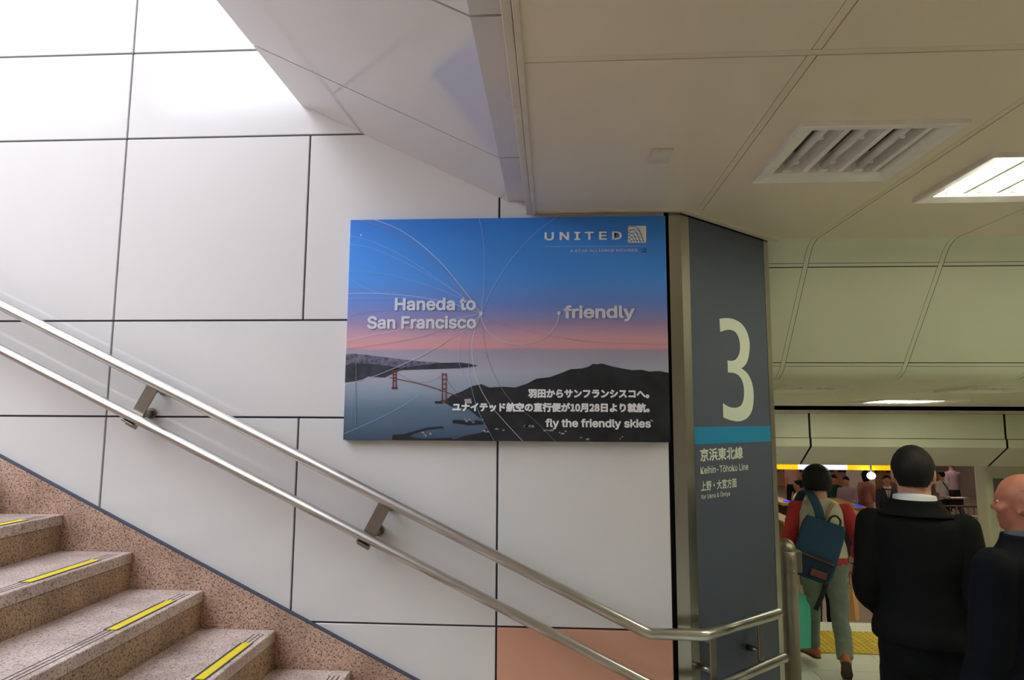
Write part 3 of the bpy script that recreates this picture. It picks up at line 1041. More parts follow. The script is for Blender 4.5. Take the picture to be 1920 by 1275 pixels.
# ================================================================== POSTER
def poster():
    x0, x1, z0, z1, yf = -0.9535, 0.5262, 1.823, 2.8585, 2.970
    root = empty('advertising_poster', ((x0 + x1) / 2, WY, z0))
    O = root.location.copy()
    tag(root, 'large landscape airline advertising poster of bridge and bay at dusk on the panelled wall', 'poster')
    XL = lambda t: 47 + (15 - 47) * t
    XR = lambda t: 1720 + (1747 - 1720) * t
    def P(zx, zy):
        u = (zx - 31) / 1702.0
        t = (zy - (62 - 15 * u)) / ((1236 + 4 * u) - (62 - 15 * u))
        u = (zx - XL(t)) / (XR(t) - XL(t))
        return min(max(u, 0), 1), min(max(1 - t, 0), 1)
    def fr(u, v, n): return Vector((x0 + (x1 - x0) * u, yf - n, z0 + (z1 - z0) * v)) - O
    PP = lambda L: [P(*q) for q in L]
    m, nt, b = new_mat('poster_sky_and_sea_print')
    tc = nt.nodes.new('ShaderNodeTexCoord')
    sp = nt.nodes.new('ShaderNodeSeparateXYZ')
    nt.links.new(tc.outputs['Object'], sp.inputs[0])
    mr = nt.nodes.new('ShaderNodeMapRange')
    mr.inputs['From Min'].default_value = 0.0; mr.inputs['From Max'].default_value = z1 - z0
    nt.links.new(sp.outputs['Z'], mr.inputs['Value'])
    ns = nt.nodes.new('ShaderNodeTexNoise'); ns.inputs['Scale'].default_value = 3.0; ns.inputs['Detail'].default_value = 4
    mp = nt.nodes.new('ShaderNodeMapping'); mp.inputs['Scale'].default_value = (1, 1, 5)
    nt.links.new(tc.outputs['Object'], mp.inputs['Vector']); nt.links.new(mp.outputs['Vector'], ns.inputs['Vector'])
    ma = nt.nodes.new('ShaderNodeMath'); ma.operation = 'MULTIPLY_ADD'
    ma.inputs[1].default_value = 0.035; nt.links.new(ns.outputs['Fac'], ma.inputs[0])
    sb = nt.nodes.new('ShaderNodeMath'); sb.operation = 'SUBTRACT'; sb.inputs[1].default_value = 0.0175
    nt.links.new(mr.outputs['Result'], ma.inputs[2]); nt.links.new(ma.outputs[0], sb.inputs[0])
    cr = nt.nodes.new('ShaderNodeValToRGB')
    stops = [(0.0, (62, 82, 104)), (0.14, (98, 120, 142)), (0.22, (146, 160, 178)), (0.30, (176, 178, 194)), (0.37, (168, 164, 182)),
             (0.398, (170, 158, 178)), (0.410, (220, 160, 164)), (0.45, (214, 162, 174)), (0.52, (160, 146, 186)), (0.60, (112, 142, 216)),
             (0.72, (80, 152, 240)), (0.88, (64, 144, 238)), (1.0, (52, 126, 224))]
    el = cr.color_ramp.elements
    el[0].position, el[0].color = stops[0][0], lin(stops[0][1])
    el[1].position, el[1].color = stops[-1][0], lin(stops[-1][1])
    for p, c in stops[1:-1]:
        e = el.new(p); e.color = lin(c)
    nt.links.new(sb.outputs[0], cr.inputs['Fac'])
    nt.links.new(cr.outputs['Color'], b.inputs['Base Color'])
    b.inputs['Roughness'].default_value = 0.33
    b.inputs['Specular IOR Level'].default_value = 0.4
    bm = bmesh.new()
    bevel_box(bm, x0 - O.x, x1 - O.x, yf - O.y, -0.001, z0 - O.z, z1 - O.z, 0.0012, 0, 1)
    link_bm('poster_board', bm, m, root)
    def print_mat(name, c, var, sc): return mat('print_' + name, c, 0.4, var=var, vscale=sc)
    far = print_mat('far_coast', (98, 96, 116), 0.6, 55)
    nearc = print_mat('near_coast', (46, 50, 62), 0.6, 26)
    hill = print_mat('dark_hill', (32, 35, 40), 0.55, 11)
    pier = print_mat('pier', (28, 32, 42), 0.2, 30)
    red = print_mat('bridge_red', (116, 58, 58), 0.1, 30)
    pale = print_mat('boats', (168, 164, 168), 0.2, 60)
    line = print_mat('route_line', (150, 188, 240), 0.0, 1)
    line2 = print_mat('route_line_pale', (226, 228, 240), 0.0, 1)
    line3 = print_mat('route_line_warm', (150, 140, 150), 0.0, 1)
    bm = bmesh.new()
    poly_on(bm, PP([(26, 790), (70, 786), (130, 792), (250, 806), (420, 826), (560, 834), (690, 836), (742, 850), (640, 862), (450, 868), (330, 872), (230, 880), (24, 872)]), fr, 0.0004)
    link_bm('far_coast', bm, far, root)
    bm = bmesh.new()
    poly_on(bm, PP([(24, 850), (60, 836), (200, 842), (330, 862), (440, 846), (560, 834), (650, 832), (742, 850), (640, 862), (450, 868), (330, 872), (300, 882), (240, 912), (150, 906), (110, 928), (20, 938)]), fr, 0.0008)
    link_bm('near_coast', bm, nearc, root)
    bm = bmesh.new()
    poly_on(bm, PP([(1742, 884), (1690, 874), (1640, 878), (1600, 868), (1550, 870), (1500, 862), (1450, 852), (1415, 842), (1395, 836), (1370, 840), (1345, 838), (1325, 852), (1290, 862), (1230, 866), (1170, 890), (1120, 908), (1050, 916), (1000, 942), (940, 962), (870, 958), (800, 962), (760, 945), (710, 955), (650, 985), (600, 1004), (556, 1038), (600, 1062), (690, 1072), (722, 1100), (764, 1130), (790, 1168), (760, 1196), (660, 1214), (600, 1240), (1747, 1244)]), fr, 0.0008)
    link_bm('headland', bm, hill, root)
    bm = bmesh.new()
    poly_on(bm, PP([(280, 1238), (286, 1208), (340, 1206), (470, 1170), (550, 1164), (560, 1172), (480, 1180), (390, 1204), (370, 1216), (450, 1228), (600, 1222), (620, 1240)]), fr, 0.0011)
    poly_on(bm, PP([(606, 1132), (640, 1130), (720, 1140), (730, 1130), (790, 1142), (770, 1152), (700, 1158), (606, 1146)]), fr, 0.0011)
    poly_on(bm, PP([(508, 1034), (548, 1034), (552, 1046), (512, 1046)]), fr, 0.0011)
    link_bm('pier', bm, pier, root)
    bm = bmesh.new()
    r2 = random.Random(3)
    for k in range(46):
        a = r2.choice(((700, 1135, 80, 10), (830, 1185, 60, 12), (1180, 1190, 110, 10), (430, 1205, 60, 14), (1010, 1162, 20, 4), (1400, 1220, 120, 8)))
        cx, cy = a[0] + r2.uniform(-1, 1) * a[2], a[1] + r2.uniform(-1, 1) * a[3]
        ww, hh = r2.uniform(2, 9), r2.uniform(1.5, 4)
        poly_on(bm, PP([(cx - ww, cy - hh), (cx + ww, cy - hh), (cx + ww, cy + hh), (cx - ww, cy + hh)]), fr, 0.0014)
    poly_on(bm, PP([(668, 1024), (704, 1020), (708, 1046), (672, 1044)]), fr, 0.0014)
    link_bm('boats_and_buildings', bm, pale, root)
    pw = 1.0 / 1702.0
    bm = bmesh.new()
    ribbon_on(bm, PP([(266, 912), (400, 938), (480, 958), (560, 984), (640, 1010)]), 6.5 * pw, fr, 0.0016)
    for tx, ty, by, hw in ((293, 874, 968, 8), (560, 888, 1034, 10)):
        for sgn in (-1, 1):
            poly_on(bm, PP([(tx + sgn * hw - 2.5, ty), (tx + sgn * hw + 2.5, ty), (tx + sgn * hw + 3, by), (tx + sgn * hw - 3, by)]), fr, 0.0016)
        for k in range(4):
            yy = ty + 4 + (by - ty) * 0.17 * k
            poly_on(bm, PP([(tx - hw, yy), (tx + hw, yy), (tx + hw, yy + 6), (tx - hw, yy + 6)]), fr, 0.0016)
        poly_on(bm, PP([(tx - hw - 8, by - 6), (tx + hw + 8, by - 6), (tx + hw + 8, by + 4), (tx - hw - 8, by + 4)]), fr, 0.0016)
    for cab in ([(230, 912), (262, 898), (293, 876)], [(293, 876), (360, 918), (430, 938), (500, 928), (560, 890)], [(560, 890), (600, 960), (660, 1012)]):
        ribbon_on(bm, PP(cab), 1.6 * pw, fr, 0.0016)
    link_bm('printed_bridge', bm, red, root)
    H = (755, 573)
    lines = [
        (0, 1.8, [(38, 148), (160, 180), (330, 260), (520, 385), (640, 470), (700, 520), H]),
        (0, 1.8, [(44, 198), (160, 218), (350, 300), (520, 395), (650, 480), H]),
        (0, 1.6, [(40, 345), (130, 345), (300, 375), (480, 425), (640, 490), H]),
        (1, 1.8, [(36, 466), (180, 464), (330, 474), (460, 490), (620, 525), H]),
        (0, 1.4, [(36, 494), (200, 494), (420, 490), (600, 520), H]),
        (2, 2.4, [(100, 66), (260, 120), (400, 210), (520, 310), (620, 415), (700, 510), H]),
        (1, 2.2, [(180, 62), (300, 110), (420, 190), (540, 300), (640, 420), (710, 510), H]),
        (0, 1.2, [(40, 385), (120, 430), (210, 465)]),
        (0, 1.8, [(742, 52), (760, 140), (772, 260), (772, 400), (765, 500), H]),
        (0, 2.0, [(1150, 54), (1040, 140), (930, 260), (850, 380), (790, 490), H]),
        (2, 1.2, [(30, 588), (200, 560), (450, 552), (640, 562), H]),
        (1, 1.6, [(22, 720), (200, 682), (420, 640), (620, 600), H]),
        (2, 1.4, [(30, 762), (200, 740), (420, 700), (640, 635), H]),
        (1, 1.8, [(22, 948), (180, 905), (360, 832), (540, 740), (680, 650), H]),
        (2, 1.2, [(300, 880), (440, 800), (620, 690), H]),
        (1, 1.6, [(980, 1244), (880, 1135), (790, 1030), (730, 910), (708, 790), (716, 680), H]),
        (0, 1.2, [(830, 1244), (760, 1120), (715, 1000), (690, 850), (690, 730), (720, 640), H]),
        (0, 1.2, [(700, 960), (655, 880), (636, 800), (650, 710), (700, 630), H]),
        (2, 1.4, [(1150, 1240), (1040, 1130), (920, 1035), (840, 920), (785, 780), H]),
        (0, 1.6, [(16, 1206), (150, 1150), (300, 1080), (420, 1010)]),
        (2, 1.2, [H, (860, 630), (1000, 665), (1200, 705), (1400, 728), (1730, 735)]),
    ]
    for mi, mm, nm in ((0, line, 'route_lines_blue'), (1, line2, 'route_lines_white'), (2, line3, 'route_lines_warm')):
        bm = bmesh.new()
        for k, ww, pts in lines:
            if k == mi:
                ribbon_on(bm, PP(pts), ww * 1.35 * pw, fr, 0.0019 + 0.0001 * mi)
        link_bm(nm, bm, mm, root)
    bm = bmesh.new()
    arc = [(755 + 206 * (1 - math.cos(t)), 573 + 164 * math.sin(t)) for t in [math.pi * k / 12 for k in range(13)]]
    ribbon_on(bm, PP(arc), 4.0 * pw, fr, 0.0022, sub=3)
    for cx, cy in ((755, 573), (1167, 571)):
        poly_on(bm, PP([(cx + 10 * math.cos(a), cy + 10 * math.sin(a)) for a in [2 * math.pi * k / 20 for k in range(20)]]), fr, 0.0022)
    poly_on(bm, PP([(105 + 5 * math.cos(a), 147 + 5 * math.sin(a)) for a in [2 * math.pi * k / 12 for k in range(12)]]), fr, 0.0022)
    link_bm('smile_arc', bm, M['ink_g'], root)
    def txt(name, s, X0, X1, Y0, Y1, mm, bold):
        a = P(X0, Y1); c = P(X1, Y0)
        text_on(name, s, fr, a[0], c[0], a[1], c[1], mm, root, bold, 0.0024, 0.0004)
    pal = mat('poster_pale_text', (214, 218, 232), 0.45)
    txt('headline', 'Haneda to', 291, 728, 487, 558, pal, 0.028)
    txt('headline', 'San Francisco', 142, 730, 584, 656, pal, 0.028)
    txt('headline', 'friendly', 1192, 1562, 528, 616, pal, 0.028)
    txt('caption', '羽田からサンフランシスコへ。', 1006, 1638, 970, 1016, M['ink_w'], 0.020)
    txt('caption', 'ユナイテッド航空の直行便が10月28日より就航。', 604, 1640, 1040, 1088, M['ink_w'], 0.020)
    txt('slogan', 'fly the friendly skies', 1098, 1646, 1122, 1176, M['ink_w'], 0.028)
    txt('trademark', '™', 1645, 1656, 1126, 1134, M['ink_w'], 0.0)
    txt('airline_name', 'U N I T E D', 1090, 1494, 132, 180, M['ink_w'], 0.022)
    bm = bmesh.new(); ribbon_on(bm, PP([(1090, 213), (1622, 213)]), 2.2 * pw, fr, 0.0022)
    link_bm('rule', bm, M['ink_g'], root)
    txt('membership_line', 'A STAR ALLIANCE MEMBER', 1224, 1576, 227, 245, pal, 0.006)
    bm = bmesh.new()
    poly_on(bm, PP([(1527, 102), (1621, 102), (1621, 194), (1527, 194)]), fr, 0.0020)
    lg = link_bm('globe_logo', bm, M['ink_w'], root)
    bm = bmesh.new()
    blue = mat('logo_blue', (60, 104, 168), 0.4)
    for k, (a, c, e) in enumerate((((1527, 108), (1575, 112), (1610, 192)), ((1527, 124), (1566, 132), (1592, 193)), ((1527, 140), (1556, 150), (1576, 193)), ((1527, 156), (1548, 164), (1562, 193)), ((1527, 172), (1540, 178), (1548, 193)))):
        ribbon_on(bm, PP([a, c, e]), (4.5 - 0.3 * k) * pw, fr, 0.0027)
    for k in range(4):
        y = 122 + 18 * k
        ribbon_on(bm, PP([(1529, y + 16), (1556, y - 2 + 6 * k * 0.4), (1584 + 6 * k, y + 8)]), 3.2 * pw, fr, 0.0028)
    link_bm('globe_grid', bm, blue, lg)
    bm = bmesh.new()
    for k in range(5):
        a = math.pi / 2 + 2 * math.pi * k / 5
        c = Vector((1609, 235))
        q = [c + Vector((math.cos(a + da), -math.sin(a + da))) * rr for da, rr in ((-0.5, 6), (0.05, 18), (0.45, 9))]
        poly_on(bm, PP([(v.x, v.y) for v in q]), fr, 0.0024)
    link_bm('star_mark', bm, print_mat('star_mark', (40, 44, 60), 0, 1), root)
    bm = bmesh.new()
    for k in range(34):
        y = 830 + k * 9.8
        poly_on(bm, PP([(81, y), (86, y), (85.5, y + 6), (80.5, y + 6)]), fr, 0.0024)
    link_bm('small_print', bm, print_mat('small_print', (120, 128, 146), 0.1, 40), root)
poster()

# ================================================================== BOLLARD
def bollard():
    root = empty('steel_post', (1.360, 4.0, 0))
    tag(root, 'domed stainless steel post standing just right of the sign column', 'post')
    r = 0.055
    bm = bmesh.new()
    prof = [(0.0, r), (1.165, r)] + [(1.165 + 0.066 * math.sin(a), r * math.cos(a)) for a in [R(9 * k) for k in range(1, 10)]]
    tube(bm, [(0, 0, z) for z, _ in prof], [max(q, 0.002) for _, q in prof], 32, 0, 0)
    link_bm('post', bm, M['satin'], root)
    bm = bmesh.new()
    tube(bm, [(0, 0, 1.042), (0, 0, 1.045), (0, 0, 1.163), (0, 0, 1.166)], [r + 0.001, r + 0.004, r + 0.004, r + 0.001], 32, 0, 0)
    bevel_box(bm, 0.045, 0.078, -0.03, 0.03, 1.046, 1.168, 0.004)
    link_bm('collar', bm, M['satin'], root)
    bm = bmesh.new()
    for z in (1.06, 1.145):
        ball(bm, (0.022, -0.055, z), 0.005, 0, 10, 8)
    link_bm('screw', bm, M['rail'], root)
bollard()

# ================================================================== PEOPLE
def frame_from(head_yaw, head_pitch, head_roll=0.0):
    return Euler((head_pitch, head_roll, head_yaw), 'XYZ').to_matrix().to_4x4()

def person(label, loc, rz, h, pose, wear, vox=0.011, group=None):
    """figure facing its own +Y; parts: body, hair, eyes, clothes, shoes"""
    root = empty('person', loc, rz)
    tag(root, label, 'person', group)
    W = wear.get('width', 1.0)
    lean = pose.get('lean', 0.0)
    up = Vector((pose.get('side', 0.0), math.sin(lean), math.cos(lean))).normalized()
    # legs, pelvis at the origin first
    legs = {}
    low = 1e9
    for s, k in ((-1, 'L'), (1, 'R')):
        a, bnd, sp, fp = pose.get('leg' + k, (0.0, 0.0, 0.02, 0.0))
        hip = Vector((s * 0.050 * h * W, 0, 0))
        d1 = Vector((s * math.sin(sp), math.sin(a) * math.cos(sp), -math.cos(a) * math.cos(sp)))
        kn = hip + d1 * 0.228 * h
        a2 = a - bnd
        d2 = Vector((s * math.sin(sp) * 0.5, math.sin(a2), -math.cos(a2))).normalized()
        an = kn + d2 * 0.232 * h
        yaw = pose.get('foot' + k, s * -0.12)
        fd = Vector((-math.sin(yaw) * math.cos(fp), math.cos(yaw) * math.cos(fp), -math.sin(fp)))
        fu = Vector((0, math.sin(fp), math.cos(fp)))
        heel = an - fd * 0.032 * h - fu * 0.038 * h
        toe = an + fd * 0.115 * h - fu * 0.038 * h
        legs[k] = [hip, kn, an, fd, fu, heel, toe]
        low = min(low, heel.z, toe.z)
    hz = -low
    P0 = Vector((0, 0, hz))
    for k in legs:
        L = legs[k]
        for i in (0, 1, 2, 5, 6):
            L[i] = L[i] + P0
    def T(t, x=0.0, y=0.0):                      # point on the torso axis, t in fractions of height above the hips
        return P0 + up * (t * h) + Vector((x * h * W, y * h, 0))
    tl = pose.get('torso', 1.0)
    sh = {k: T(0.268 * tl, s * 0.106, 0) for s, k in ((-1, 'L'), (1, 'R'))}
    arms = {}
    for s, k in ((-1, 'L'), (1, 'R')):
        a, out, bend, inn = pose.get('arm' + k, (0.05, 0.12, 0.25, 0.0))
        d1 = Vector((s * math.sin(out), math.sin(a) * math.cos(out), -math.cos(a) * math.cos(out)))
        el = sh[k] + d1 * 0.172 * h
        a2 = a + bend
        d2 = Vector((s * math.sin(out * 0.5) - s * math.sin(inn), math.sin(a2), -math.cos(a2))).normalized()
        wr = el + d2 * 0.145 * h
        arms[k] = (el, wr, d2)
    neck = T(0.315 * tl, 0, 0.0)
    hm = frame_from(pose.get('hyaw', 0.0), pose.get('hpitch', 0.0), pose.get('hroll', 0.0))
    hh = 0.134 * h * wear.get('head', 1.0)
    hc = neck + up * pose.get('neckl', 0.028) * h + (hm.to_3x3() @ Vector((0, 0.045, 0.53))) * hh + Vector((pose.get('hx', 0) * h, 0, 0))
    HM = Matrix.Translation(hc) @ hm @ Matrix.Scale(hh, 4)
    def hp(x, y, z): return HM @ Vector((x, y, z))
    # ---- body, one continuous surface
    bm = bmesh.new()
    ball(bm, (0, -0.04, 0.10), (0.325, 0.41, 0.39), mtx=HM)
    ball(bm, (0, 0.09, -0.20), (0.255, 0.27, 0.27), mtx=HM)
    ball(bm, (0, 0.26, -0.38), (0.12, 0.10, 0.09), mtx=HM)
    ball(bm, (0, 0.33, 0.10), (0.20, 0.06, 0.06), mtx=HM)
    tube(bm, [hp(0, 0.36, 0.06), hp(0, 0.41, -0.04), hp(0, 0.425, -0.10)], [0.035 * hh, 0.042 * hh, 0.052 * hh], 10, roundcap=True)
    ball(bm, (0, 0.335, -0.23), (0.11, 0.06, 0.035), mtx=HM)
    ball(bm, (0, 0.335, -0.275), (0.095, 0.055, 0.03), mtx=HM)
    for s in (-1, 1):
        ball(bm, (s * 0.350, -0.06, 0.0), (0.050, 0.085, 0.14), mtx=HM @ Matrix.Rotation(s * -0.25, 4, 'Z'))
        ball(bm, (s * 0.345, -0.02, -0.12), (0.035, 0.045, 0.06), mtx=HM)
        ball(bm, (s * 0.20, 0.24, -0.09), (0.11, 0.11, 0.10), mtx=HM)
    nr = 0.036 * h * wear.get('neck', 1.0)
    tube(bm, [neck - up * 0.03 * h, neck + up * 0.02 * h, hp(0, -0.06, -0.32), hp(0, -0.04, -0.1)], [nr * 1.25, nr, nr * 0.95, nr], 18)
    tube(bm, [T(-0.02), T(0.06), T(0.12), T(0.20), T(0.27 * tl), T(0.30 * tl), T(0.318 * tl)],
         [(0.082 * h * W, 0.058 * h), (0.085 * h * W, 0.060 * h), (0.074 * h * W, 0.052 * h), (0.088 * h * W, 0.060 * h), (0.092 * h * W, 0.054 * h), (0.070 * h * W, 0.042 * h), (0.040 * h, 0.034 * h)], 20, roundcap=True)
    for k in ('L', 'R'):
        s = -1 if k == 'L' else 1
        el, wr, d = arms[k]
        tube(bm, [sh[k], (sh[k] + el) / 2, el, (el * 2 + wr) / 3, wr], [0.027 * h, 0.025 * h, 0.021 * h, 0.021 * h, 0.0145 * h], 14, roundcap=True)
        tube(bm, [neck - up * 0.03 * h, sh[k] * 0.55 + neck * 0.45 - up * 0.022 * h, sh[k]], [0.026 * h, 0.024 * h, 0.024 * h], 12, ref=(0, 1, 0), roundcap=True)
        # hand
        side = Vector((0, 0, 0))
        fwd = Vector((0, 1, 0)) - d * d.dot(Vector((0, 1, 0)))
        if fwd.length < 0.2:
            fwd = Vector((0, 0, 1)) - d * d.z
        fwd.normalize()                       # thumb side
        pn = d.cross(fwd) * (1 if k == 'L' else -1)   # palm faces the body
        if pn.x * s > 0: pn = -pn
        q = 0.0063 * h
        palm = [wr, wr + d * 0.022 * h, wr + d * 0.05 * h]
        tube(bm, palm, [(0.013 * h, 0.010 * h), (0.022 * h, 0.0105 * h), (0.025 * h, 0.0095 * h)], 14, ref=fwd, roundcap=True)
        curl = pose.get('curl', 0.5)
        for i, (o, l) in enumerate(((0.018, 0.042), (0.006, 0.047), (-0.006, 0.044), (-0.0175, 0.034))):
            b0 = wr + d * 0.048 * h + fwd * o * h
            a1 = curl * (0.8 + 0.12 * i)
            p1 = b0 + (d * math.cos(a1 * 0.6) + pn * math.sin(a1 * 0.6)) * l * 0.45 * h
            p2 = p1 + (d * math.cos(a1 * 1.4) + pn * math.sin(a1 * 1.4)) * l * 0.32 * h
            p3 = p2 + (d * math.cos(a1 * 2.0) + pn * math.sin(a1 * 2.0)) * l * 0.25 * h
            tube(bm, [b0, p1, p2, p3], [q * 0.95, q * 0.9, q * 0.8, q * 0.65], 8, smooth=2, roundcap=True)
        t0 = wr + d * 0.014 * h + fwd * 0.014 * h
        t1 = t0 + (d * 0.6 + fwd * 0.7 + pn * 0.3).normalized() * 0.026 * h
        t2 = t1 + (d * 0.85 + fwd * 0.25 + pn * 0.35).normalized() * 0.024 * h
        tube(bm, [t0, t1, t2], [q * 1.25, q * 1.05, q * 0.75], 8, smooth=2, roundcap=True)
        L = legs[k]
        tube(bm, [L[0] + Vector((0, 0, 0.03 * h)), L[0], (L[0] + L[1]) / 2, L[1], (L[1] * 2 + L[2]) / 3, L[2]], [0.045 * h, 0.050 * h, 0.042 * h, 0.031 * h, 0.031 * h, 0.019 * h], 14, roundcap=True)
        tube(bm, [L[2], L[5] + L[4] * 0.02 * h + L[3] * 0.03 * h, L[6] + L[4] * 0.012 * h - L[3] * 0.02 * h], [0.018 * h, 0.018 * h, 0.014 * h], 10, roundcap=True)
    remeshed('body', bm, wear.get('bvox', vox), wear.get('skin', M['skin']), root, 3)
    # ---- hair
    hk = wear.get('hairstyle', 'short')
    if hk != 'none':
        t = bmesh.new()
        bmesh.ops.create_uvsphere(t, u_segments=64, v_segments=44, radius=1)
        hr = random.Random(int(h * 1000))
        for v in t.verts:
            d = v.co.normalized()
            # hair line: z limit by direction, front is +y
            az = math.atan2(d.x, d.y)                 # 0 front, pi back
            f_ = abs(az) / math.pi
            if hk == 'short':
                zl = 0.62 - 0.25 * min(f_ / 0.25, 1) if f_ < 0.25 else (0.37 - 0.40 * min((f_ - 0.25) / 0.25, 1) if f_ < 0.5 else -0.03 - 0.62 * min((f_ - 0.5) / 0.2, 1))
                br, base = (0.365, 0.455, 0.445), (0.30, 0.37, 0.34)
            elif hk == 'bob':
                zl = 0.52 if f_ < 0.16 else (0.52 - 1.25 * min((f_ - 0.16) / 0.14, 1))
                br, base = (0.52, 0.58, 0.53), (0.28, 0.34, 0.32)
            elif hk == 'fringe':
                zl = 2.0 if f_ < 0.42 else (0.32 if f_ > 0.5 else 2 - 1.68 * (f_ - 0.42) / 0.08)
                br, base = (0.343, 0.425, 0.40), (0.29, 0.35, 0.33)
            else:                                      # long
                zl = 0.50 if f_ < 0.2 else (0.50 - 1.5 * min((f_ - 0.2) / 0.15, 1))
                br, base = (0.40, 0.48, 0.47), (0.28, 0.34, 0.32)
            kk = min(max((d.z - zl) / 0.10 + 0.5, 0), 1)
            if hk == 'fringe' and d.z > 0.30:
                kk = min(kk, min(max((0.42 - d.z) / 0.1, 0), 1))
            nse = noise.noise(Vector((d.x * 7, d.y * 7, d.z * 3)) + Vector((h, 0, 0))) * 0.018 + noise.noise(Vector((d.x * 22, d.y * 22, d.z * 5))) * 0.012
            if hk == 'bob': nse *= 2.2
            q = [base[i] + (br[i] * (1 + nse) - base[i]) * kk for i in range(3)]
            v.co = Vector((d.x * q[0], -0.04 + d.y * q[1], 0.10 + d.z * q[2]))
            if hk == 'bob' and d.z < -0.1:
                v.co.z += (d.z + 0.1) * 0.34 * kk
                v.co.x *= 1.0 + 0.05 * kk
            if hk == 'short' and d.z < -0.4:
                v.co.z += (d.z + 0.4) * 0.22 * kk
            if hk == 'long' and d.z < -0.2:
                v.co.z += (d.z + 0.2) * 0.75 * kk
        for f in t.faces: f.smooth = True
        b2 = bmesh.new(); merge(b2, t, 0, HM)
        link_bm('hair', b2, wear.get('hair', M['hair']), root, True)
    if wear.get('eyes', True):
        for s in (-1, 1):
            b2 = bmesh.new()
            ball(b2, (s * 0.145, 0.29, 0.02), (0.050, 0.045, 0.032), 0, 14, 10, HM)
            ball(b2, (s * 0.145, 0.316, 0.02), (0.026, 0.022, 0.026), 1, 12, 8, HM)
            link_bm('eye', b2, [M['eye_w'], M['eye_d']], root, True)
    # ---- clothes
    hem = wear.get('hem', 0.0)         # fraction of height above the hips
    ful = wear.get('full', 1.0)
    top = wear['top']
    bm = bmesh.new()
    fl = wear.get('flare', 1.0)
    tube(bm, [T(hem), T(hem + 0.03), T(max(hem + 0.06, 0.03)), T(0.12), T(0.20), T(0.27 * tl), T(0.300 * tl), T(0.322 * tl)],
         [(0.106 * h * W * fl, 0.078 * h * fl), (0.105 * h * W * fl, 0.078 * h * fl), (0.102 * h * W * ful, 0.076 * h * ful), (0.096 * h * W * ful, 0.070 * h * ful), (0.104 * h * W * ful, 0.074 * h * ful), (0.104 * h * W * ful, 0.068 * h * ful), (0.076 * h * W, 0.052 * h), (0.044 * h, 0.042 * h)], 28)
    def sleeve(b, k, full=1.0, short=False):
        s = -1 if k == 'L' else 1
        el, wr, d = arms[k]
        if short:
            pts = [sh[k], sh[k] * 0.3 + el * 0.7]
            rr = [0.037 * h, 0.037 * h]
        else:
            pts = [sh[k], (sh[k] + el) / 2, el, (el + wr) / 2, wr - d * 0.004 * h]
            rr = [0.038 * h * full, 0.038 * h * full, 0.035 * h * full, 0.031 * h * full, 0.025 * h * full]
        tube(b, pts, rr, 18, roundcap=True)
        tube(b, [neck - up * 0.030 * h, sh[k] * 0.5 + neck * 0.5 - up * 0.024 * h, sh[k]], [(0.040 * h, 0.036 * h), (0.040 * h, 0.034 * h), (0.036 * h * full, 0.034 * h * full)], 16, ref=(0, 1, 0), roundcap=True)
    if not wear.get('sleeves'):
        for k in ('L', 'R'):
            sleeve(bm, k, wear.get('sfull', 1.0), wear.get('short', False))
    remeshed(wear.get('topname', 'jacket'), bm, vox, top, root, wear.get('smooth', 5), wear.get('wrinkle', 0.004), 7.0, 0.8)
    if wear.get('sleeves'):
        b2 = bmesh.new()
        for k in ('L', 'R'):
            sleeve(b2, k)
        remeshed('sleeves', b2, vox, wear['sleeves'], root, 4, 0.004, 10, 1)
    if wear.get('hemband'):
        b2 = bmesh.new()
        tube(b2, [T(hem - 0.034), T(hem + 0.015)], [(0.103 * h * W, 0.078 * h), (0.104 * h * W, 0.077 * h)], 28, 0, 0)
        link_bm('hem_band', b2, wear['hemband'], root, True)
    if wear.get('collar'):
        b2 = bmesh.new()
        cr = nr * 1.22
        tube(b2, [neck - up * 0.006 * h, neck + up * 0.012 * h, neck + up * 0.026 * h + Vector((0, 0.004, 0))], [cr * 1.18, cr * 1.06, cr * 1.0], 24, 0, 2)
        link_bm('collar', b2, wear['collar'], root, True)
    if wear.get('lapel'):
        b2 = bmesh.new()
        cr = nr * 1.5
        tube(b2, [neck - up * 0.022 * h, neck - up * 0.002 * h, neck + up * 0.017 * h], [(cr * 1.5, cr * 1.2), (cr * 1.12, cr * 1.05), (cr * 0.97, cr * 0.97)], 24, 0, 3)
        link_bm('jacket_collar', b2, wear['lapel'], root, True)
    if wear.get('tie'):
        b2 = bmesh.new()
        tube(b2, [T(0.29, 0, 0.058), T(0.20, 0, 0.082)], [(0.032 * h, 0.008), (0.012 * h, 0.008)], 12, 0, 0)
        link_bm('shirt_front', b2, M['shirt'], root)
        b2 = bmesh.new()
        tube(b2, [T(0.295, 0, 0.064), T(0.25, 0, 0.078), T(0.19, 0, 0.090)], [0.007 * h, 0.009 * h, 0.012 * h], 10, 0, 0)
        link_bm('tie', b2, M['tie'], root)
    b2 = bmesh.new()
    if wear.get('skirt'):
        tube(b2, [T(0.11), T(0.04), T(-0.06), T(-0.20)], [(0.080 * h * W, 0.062 * h), (0.098 * h * W, 0.076 * h), (0.105 * h * W, 0.085 * h), (0.125 * h * W, 0.105 * h)], 24)
        remeshed('skirt', b2, vox, wear['bottom'], root, 3, 0.003, 9)
    else:
        tf = wear.get('tfull', 1.0)
        tube(b2, [T(0.10), T(0.05), T(0.0), T(-0.035)], [(0.086 * h * W, 0.063 * h), (0.096 * h * W, 0.070 * h), (0.100 * h * W, 0.074 * h), (0.085 * h * W, 0.066 * h)], 24, roundcap=True)
